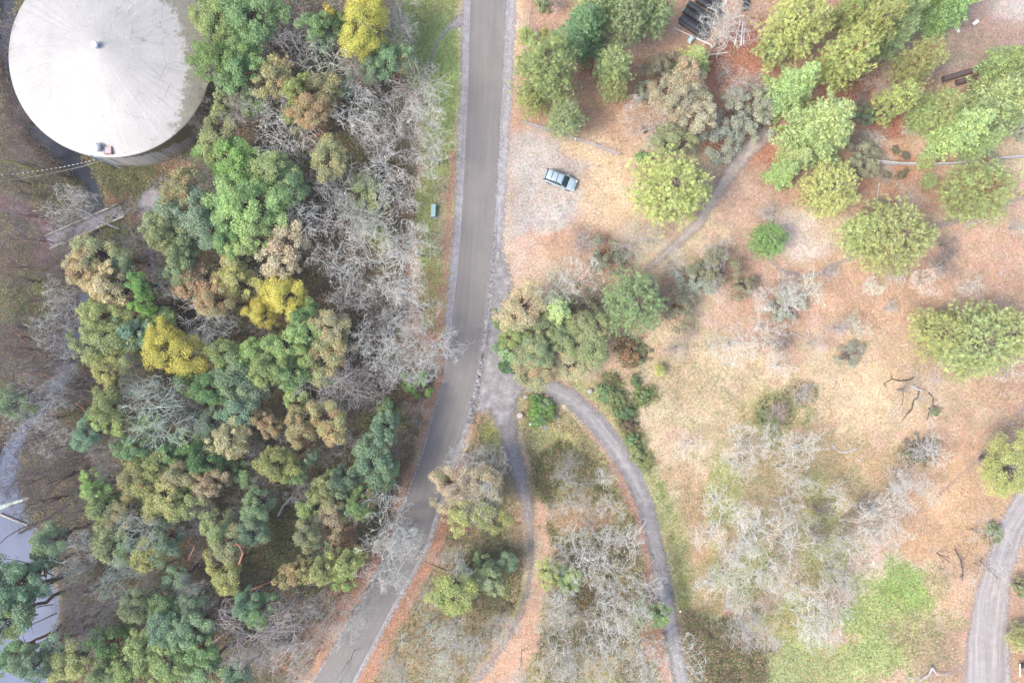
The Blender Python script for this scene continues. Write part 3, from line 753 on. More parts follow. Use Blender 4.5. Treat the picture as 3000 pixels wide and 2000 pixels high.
def broad_proto(seed, R, Ht, K, cr, nleaf, leaf, zfrac=0.42, stems=1, flat=0.75, asp=0.6):
    rs = np.random.RandomState(seed)
    zc = Ht * (zfrac + 1) / 2; hz = Ht * (1 - zfrac) / 2
    ang = rs.uniform(0, 2 * math.pi, K); el = np.arcsin(rs.uniform(-0.35, 1.0, K)); rr = rs.uniform(0.5, 0.86, K)
    lob = 1 + 0.24 * np.sin(ang * 2 + rs.rand() * 6) + 0.18 * np.sin(ang * 3 + rs.rand() * 6)
    cen = np.stack([np.cos(ang) * np.cos(el) * R * rr * lob, np.sin(ang) * np.cos(el) * R * rr * lob, zc + np.sin(el) * hz * rr], -1)
    crad = cr * rs.uniform(0.45, 1.25, K)
    pk = crad ** 2 / (crad ** 2).sum(); ci = rs.choice(K, nleaf, p=pk)
    d = unit(rs.randn(nleaf, 3)); out = unit(cen - np.array([0, 0, zc - hz * 0.5]))
    bias = rs.rand(nleaf)
    d = unit(d + out[ci] * 0.45 + np.array([0, 0, 0.45]))
    rad = crad[ci] * (0.60 + 0.42 * rs.rand(nleaf) + 0.35 * rs.rand(nleaf) ** 6)
    C = cen[ci] + d * rad[:, None] * np.array([1, 1, flat])
    nrm = unit(d + 0.75 * rs.randn(nleaf, 3))
    V = quads(C, nrm, leaf * rs.uniform(0.6, 1.35, nleaf), rs, asp)
    F = np.arange(4 * nleaf).reshape(-1, 4)
    crnd = rs.rand(K)
    va = np.stack([0.7 * rs.rand(nleaf) + 0.3 * crnd[(ci * 7) % K], 0.65 * crnd[ci] + 0.35 * rs.rand(nleaf), np.clip(0.62 * rs.rand(K)[ci] + 0.38 * rs.rand(nleaf), 0, 1)], -1)
    crown = mesh_np("crown", V, F, [M_LEAF], {"v": ("FACE", "FLOAT_VECTOR", va)})
    segs = []
    for s in range(stems):
        a = rs.uniform(0, 6.28); top = np.array([math.cos(a), math.sin(a), 0]) * R * (0.12 if stems == 1 else 0.35) + [0, 0, zc - hz * 0.35]
        b0 = np.array([math.cos(a), math.sin(a), 0]) * (0.0 if stems == 1 else 0.15)
        r0 = 0.02 * Ht + 0.05
        segs += curve_segs(rs, b0, top, r0, r0 * 0.55, 6, 0.04)
        for j in range(s, K, stems):
            st = b0 + (top - b0) * rs.uniform(0.55, 1.0)
            segs += curve_segs(rs, st, cen[j] - [0, 0, crad[j] * 0.2], r0 * 0.45, 0.03, 4, 0.09)
    V, F = segs_mesh(segs, 5)
    return crown, mesh_np("trunk", V, F, [M_BARK], smooth=True)

def pine_proto(seed, R, Ht, ntuft, tr=0.36, zlow=0.28, shape=0.75, gaps=0.0):
    rs = np.random.RandomState(seed); segs = [((0, 0, 0), (0, 0, Ht * 0.45), 0.022 * Ht, 0.016 * Ht), ((0, 0, Ht * 0.45), (0.1, 0.05, Ht * 0.97), 0.016 * Ht, 0.03)]
    segs = [(np.array(a, float), np.array(b, float), c, d) for a, b, c, d in segs]
    C = []; D = []; T = []
    z = zlow * Ht; lv = 0
    while z < Ht * 0.97:
        t = (z - zlow * Ht) / (Ht * (1 - zlow)); L = R * (1 - t ** 1.9) ** shape * (0.82 + 0.3 * rs.rand()) + 0.25
        nb = 7 if t < 0.7 else 5; a0 = rs.uniform(0, 6.28)
        for i in range(nb):
            a = a0 + 2 * math.pi * i / nb + rs.uniform(-.35, .35); l = L * rs.uniform(0.72, 1.12)
            if rs.rand() < gaps: continue
            rise = 0.10 + 0.5 * t
            dr = np.array([math.cos(a), math.sin(a), rise]); e = np.array([0, 0, z]) + dr * l
            segs += curve_segs(rs, (0, 0, z), e, 0.035 + 0.012 * l, 0.02, 4, 0.05)
            m = max(5, int(l * 5.5))
            for s_ in np.linspace(0.34, 1.0, m):
                side = rs.choice([-1, 1]); off = (1 - s_ * 0.55) * l * 0.34 * rs.uniform(0.1, 1)
                pos = np.array([0, 0, z]) + dr * l * s_ + np.array([-math.sin(a), math.cos(a), 0]) * side * off + [0, 0, rs.uniform(-0.05, 0.35)]
                C.append(pos); D.append([math.cos(a) * .5, math.sin(a) * .5, 1.0])
        z += Ht * 0.034 * rs.uniform(0.8, 1.2); lv += 1
    C = np.array(C); D = unit(np.array(D)); n = len(C)
    w = (C[:, 2] / Ht) + np.hypot(C[:, 0], C[:, 1]) / R * 0.7 + 0.35 * rs.rand(n); kept = []
    for i in np.argsort(-w):
        if not kept or np.min(((C[kept] - C[i]) ** 2 * [1, 1, .6]).sum(1)) > (tr * 1.2) ** 2: kept.append(i)
        if len(kept) >= ntuft: break
    C = C[kept]; D = D[kept]; n = len(C)
    nb = 30
    cc = np.repeat(C, nb, 0); dd = unit(rs.randn(n * nb, 3) + np.repeat(D, nb, 0) * 0.4); ln = np.repeat(tr * rs.uniform(0.7, 1.25, n), nb) * rs.uniform(0.75, 1.1, n * nb)
    w = unit(np.cross(dd, rs.randn(n * nb, 3))) * (ln * 0.085)[:, None]
    V = np.stack([cc - w * 0.7, cc + w * 0.7, cc + dd * ln[:, None] + w * .8, cc + dd * ln[:, None] - w * .8], 1).reshape(-1, 3)
    F = np.arange(4 * n * nb).reshape(-1, 4)
    va = np.stack([np.repeat(rs.rand(n), nb) * .75 + .25 * rs.rand(n * nb), np.repeat(rs.rand(n), nb), np.repeat(rs.rand(n), nb)], -1)
    crown = mesh_np("crown", V, F, [M_NEEDLE], {"v": ("FACE", "FLOAT_VECTOR", va)})
    V, F = segs_mesh(segs, 5)
    return crown, mesh_np("trunk", V, F, [M_BARK], smooth=True)

def fir_proto(seed, R, Ht, zlow=0.12, sp=0.30, droop=0.15):
    rs = np.random.RandomState(seed); segs = [(np.zeros(3), np.array([0, 0, Ht * 0.98]), 0.02 * Ht, 0.03)]
    C = []; A = []; Nn = []; br = []; bi = 0
    z = zlow * Ht
    while z < Ht * 0.985:
        t = (z / Ht - zlow) / (1 - zlow); L = R * (1 - t) ** 0.8 * rs.uniform(0.85, 1.15) + 0.3
        nb = 6; a0 = rs.uniform(0, 6.28)
        for i in range(nb):
            a = a0 + 2 * math.pi * i / nb + rs.uniform(-.3, .3); l = L * rs.uniform(0.6, 1.15); bi += 1
            d = np.array([math.cos(a), math.sin(a), 0]); sd = np.array([-math.sin(a), math.cos(a), 0])
            st = np.array([0, 0, z]); rise = 0.35 * t
            end = st + d * l + [0, 0, l * (rise - droop)]
            segs += curve_segs(rs, st, end, 0.03 + 0.008 * l, 0.012, 3, 0.03)
            for s_ in np.arange(0.18, 1.0, sp / max(l, .5) * 0.8):
                base = st + (end - st) * s_ + [0, 0, 0.12 * math.sin(math.pi * s_) * l * .5]
                tw = (1 - s_) * l * 0.42 + 0.22
                for sg in (-1, 1):
                    m = max(2, int(tw / 0.26)); ddir = d * 0.75 + sd * sg
                    ddir = ddir / np.linalg.norm(ddir)
                    for j in range(m):
                        f = (j + 0.5) / m
                        C.append(base + ddir * tw * f + [rs.randn() * .05, rs.randn() * .05, -0.18 * f * tw + rs.randn() * .05]); A.append(ddir + rs.randn(3) * .18); Nn.append([rs.randn() * .35, rs.randn() * .35, 1]); br.append(bi)
        z += Ht * 0.045 * rs.uniform(0.8, 1.2)
    C = np.array(C); A = np.array(A); Nn = unit(np.array(Nn)); br = np.array(br); n = len(C)
    V = quads(C, Nn, 0.42 * rs.uniform(0.7, 1.3, n), rs, 0.42, along=A)
    F = np.arange(4 * n).reshape(-1, 4); brr = rs.rand(bi + 1)
    va = np.stack([rs.rand(n), brr[br], 0.5 * rs.rand(n)], -1)
    crown = mesh_np("crown", V, F, [M_FIR], {"v": ("FACE", "FLOAT_VECTOR", va)})
    V, F = segs_mesh(segs, 5)
    return crown, mesh_np("trunk", V, F, [M_BARK], smooth=True)

def bare_proto(seed, R, Ht, limbs, depth, kink, rt, spread=1.0, tufts=0, base=0.25, nside=2, rise=0.28, steps=4, pside=0.6):
    rs = np.random.RandomState(seed); big = []; fine = []
    def grow(p, d, L, r, dep):
        n = steps if dep > 0 else 3
        for i in range(n):
            d = d + rs.randn(3) * kink + np.array([0, 0, 0.03]); 
            # stay inside an umbrella shaped crown
            if math.hypot(p[0], p[1]) > R * 0.95: d[:2] -= p[:2] / R * 0.5
            if p[2] > Ht * 0.98: d[2] -= 0.5
            if p[2] < Ht * 0.4: d[2] += 0.25
            d = d / np.linalg.norm(d)
            q = p + d * L / n; r2 = max(rt, r * (0.80 if dep > 0 else 0.66))
            (big if r > rt * 2.2 else fine).append((p, q, r, r2)); p, r = q, r2
            if dep > 0 and i > 0:
                for _ in range(nside if rs.rand() < pside else 0):
                    ax = rs.randn(3); ax[2] *= 0.55; dd = d * 0.75 + ax / np.linalg.norm(ax) * 0.85
                    grow(p, dd / np.linalg.norm(dd), L * rs.uniform(0.42, 0.68), max(rt, r * 0.50), dep - 1)
        if dep > 0:
            for _ in range(2):
                dd = d + rs.randn(3) * 0.45; grow(p, dd / np.linalg.norm(dd), L * 0.6, max(rt, r * 0.75), dep - 1)
    r0 = 0.019 * Ht + 0.02
    top = np.array([rs.randn() * 0.3, rs.randn() * 0.3, Ht * base])
    big += curve_segs(rs, (0, 0, 0), top, r0, r0 * 0.8, 4, 0.05)
    a0 = rs.uniform(0, 6.28)
    for i in range(limbs):
        a = a0 + 2 * math.pi * i / limbs + rs.uniform(-.4, .4)
        e = rs.uniform(0.35, 1.0) * spread
        tgt = np.array([math.cos(a) * R * 0.62 * e, math.sin(a) * R * 0.62 * e, Ht * (1 - 0.35 * e) - top[2] * 0 ]) - top
        L = np.linalg.norm(tgt) * 0.95; st = top * rs.uniform(0.8, 1.0)
        grow(st, tgt / np.linalg.norm(tgt) + np.array([0, 0, rise * 0.2]), L, r0 * 0.52, depth)
    tufts = min(tufts, len(fine))
    V, F = segs_mesh(big, 5); trunk = mesh_np("trunk", V, F, [M_TWIG], smooth=True)
    V, F = segs_mesh(fine, 3); mi = np.zeros(len(F), int); Fs = [F]
    mats = [M_TWIG]; nq = 0
    if tufts:
        sel = rs.choice(len(fine), tufts); A = np.array([fine[i][0] for i in sel]); B = np.array([fine[i][1] for i in sel])
        C = A + (B - A) * rs.rand(tufts, 1) + rs.randn(tufts, 3) * 0.03
        Q = quads(C, unit(rs.randn(tufts, 3) * .6 + [0, 0, 1]), 0.17 * rs.uniform(0.5, 1.3, tufts), rs, 0.7)
        F2 = np.arange(4 * tufts).reshape(-1, 4) + len(V); V = np.concatenate([V, Q]); F = np.concatenate([F, F2]); mi = np.concatenate([mi, np.ones(tufts, int)]); mats = [M_TWIG, M_LICHEN]; nq = tufts
    va = rs.rand(len(F), 3)
    tw = mesh_np("branches", V, F, mats, {"v": ("FACE", "FLOAT_VECTOR", va)}, midx=mi)
    return tw, trunk

PROTO = {
 'B':  [("m", 3.0, 12.0, broad_proto(1 + i, 3.0, 12.0, 46, 0.78, 9000, 0.22)) for i in range(5)],
 'BS': [("s", 1.7, 8.0, broad_proto(20 + i, 1.7, 8.0, 22, 0.56, 3600, 0.21)) for i in range(4)],
 'BL': [("l", 4.4, 13.0, broad_proto(30 + i, 4.4, 13.0, 84, 0.88, 16500, 0.23)) for i in range(3)],
 'Y':  [("y", 3.2, 13.0, broad_proto(40 + i, 3.2, 13.0, 70, 0.80, 16000, 0.18, zfrac=0.3, asp=0.45)) for i in range(2)],
 'P':  [("p", 4.0, 12.0, pine_proto(50 + i, 4.0, 12.0, 900, 0.33)) for i in range(3)],
 'PL': [("p", 5.4, 13.0, pine_proto(55 + i, 5.4, 13.0, 1500, 0.33, shape=0.6)) for i in range(2)],
 'PS': [("p", 2.2, 8.0, pine_proto(58 + i, 2.2, 8.0, 330, 0.31)) for i in range(2)],
 'F':  [("f", 4.0, 15.0, fir_proto(60 + i, 4.0, 15.0)) for i in range(3)],
 'M':  [("m", 2.6, 3.2, broad_proto(70 + i, 2.6, 3.2, 34, 0.55, 7000, 0.17, zfrac=0.2, stems=4)) for i in range(3)],
 'K':  [("k", 1.6, 1.2, broad_proto(80 + i, 1.6, 1.2, 22, 0.42, 2600, 0.18, zfrac=0.1, stems=3)) for i in range(2)],
 'O':  [("o", 3.6, 8.5, bare_proto(90 + i, 3.6, 8.5, 6, 3, 0.15, 0.0125, tufts=90, nside=1, pside=0.70)) for i in range(7)],
 'G':  [("g", 3.4, 9.0, bare_proto(110 + i, 3.4, 9.0, 7, 3, 0.10, 0.012, tufts=0, nside=1, steps=5, pside=0.44)) for i in range(5)],
 'S':  [("s", 1.6, 2.4, bare_proto(120 + i, 1.6, 2.4, 10, 2, 0.18, 0.012, tufts=40, base=0.05, nside=1, pside=.9)) for i in range(3)],
 'D':  [("d", 5.2, 7.0, bare_proto(130 + i, 5.2, 7.0, 5, 3, 0.24, 0.016, tufts=60, base=0.2, spread=1.25, nside=1)) for i in range(2)],
}
FC = {  # foliage: colour, share of turning leaves, word
 'lg': ((0.25, 0.36, 0.13), .06, "light green"), 'g': ((0.17, 0.29, 0.125), .04, "mid green"), 'dg': ((0.07, 0.17, 0.055), .02, "dark green"),
 'bg': ((0.165, 0.27, 0.165), .03, "blue-green"), 'ol': ((0.22, 0.285, 0.13), .12, "olive green"), 'oy': ((0.29, 0.33, 0.12), .10, "yellow-olive"),
 'or': ((0.28, 0.30, 0.15), .38, "orange-tinted"), 're': ((0.28, 0.27, 0.16), .52, "reddish"), 'be': ((0.36, 0.34, 0.21), .25, "beige-olive"),
 'ye': ((0.42, 0.42, 0.07), .03, "bright yellow"), 'vg': ((0.18, 0.33, 0.08), .02, "vivid green"), 'py': ((0.31, 0.38, 0.13), .03, "yellow-green"),
 'pg': ((0.23, 0.34, 0.15), .06, "green"), 'po': ((0.27, 0.34, 0.12), .08, "yellow-green brown-tipped"), 'fg': ((0.21, 0.30, 0.10), .0, "bright green"),
 'fd': ((0.15, 0.25, 0.075), .0, "deep green"), 'gg': ((0.27, 0.31, 0.24), .05, "grey-green"), 'go': ((0.20, 0.22, 0.15), .08, "dark grey-olive"),
 'rb': ((0.20, 0.16, 0.09), .3, "red-brown and green")}
BC = {'w': ((0.78, 0.77, 0.71), "whitish"), 'gr': ((0.58, 0.55, 0.52), "grey"), 'br': ((0.46, 0.38, 0.34), "grey-brown"), 'pg': ((0.74, 0.80, 0.68), "pale green"), 'dk': ((0.28, 0.25, 0.24), "dark grey"), 'pk': ((0.62, 0.53, 0.49), "pinkish grey")}
BARKC = [(0.22, 0.17, 0.14), (0.30, 0.16, 0.10), (0.16, 0.14, 0.12)]
KIND = {'B': ("evergreen_tree", "tree", "broadleaf tree", "evergreen broadleaf trees"), 'Y': ("cedar_tree", "tree", "fine-leaved tree", "bright yellow trees"),
        'P': ("pine_tree", "tree", "pine", "pines with tufted needles"), 'F': ("fir_tree", "tree", "feathery fir", "feathery firs"),
        'M': ("leafy_shrub", "shrub", "leafy shrub", "leafy shrubs"), 'K': ("bramble_bush", "bush", "low bush", "low bushes"),
        'O': ("bare_oak", "tree", "leafless lichen-covered oak", "leafless lichen-covered oaks"), 'G': ("bare_tree", "tree", "leafless fine-twigged tree", "leafless fine-twigged trees"),
        'S': ("bare_bush", "bush", "leafless bush", "leafless bushes"), 'D': ("spreading_oak", "tree", "leafless wide-spreading oak", "leafless wide-spreading oaks")}
HT = {'B': 10.5, 'Y': 12, 'P': 11, 'F': 13, 'M': 2.8, 'K': 1.1, 'O': 8.0, 'G': 8.5, 'S': 1.9, 'D': 6.5}

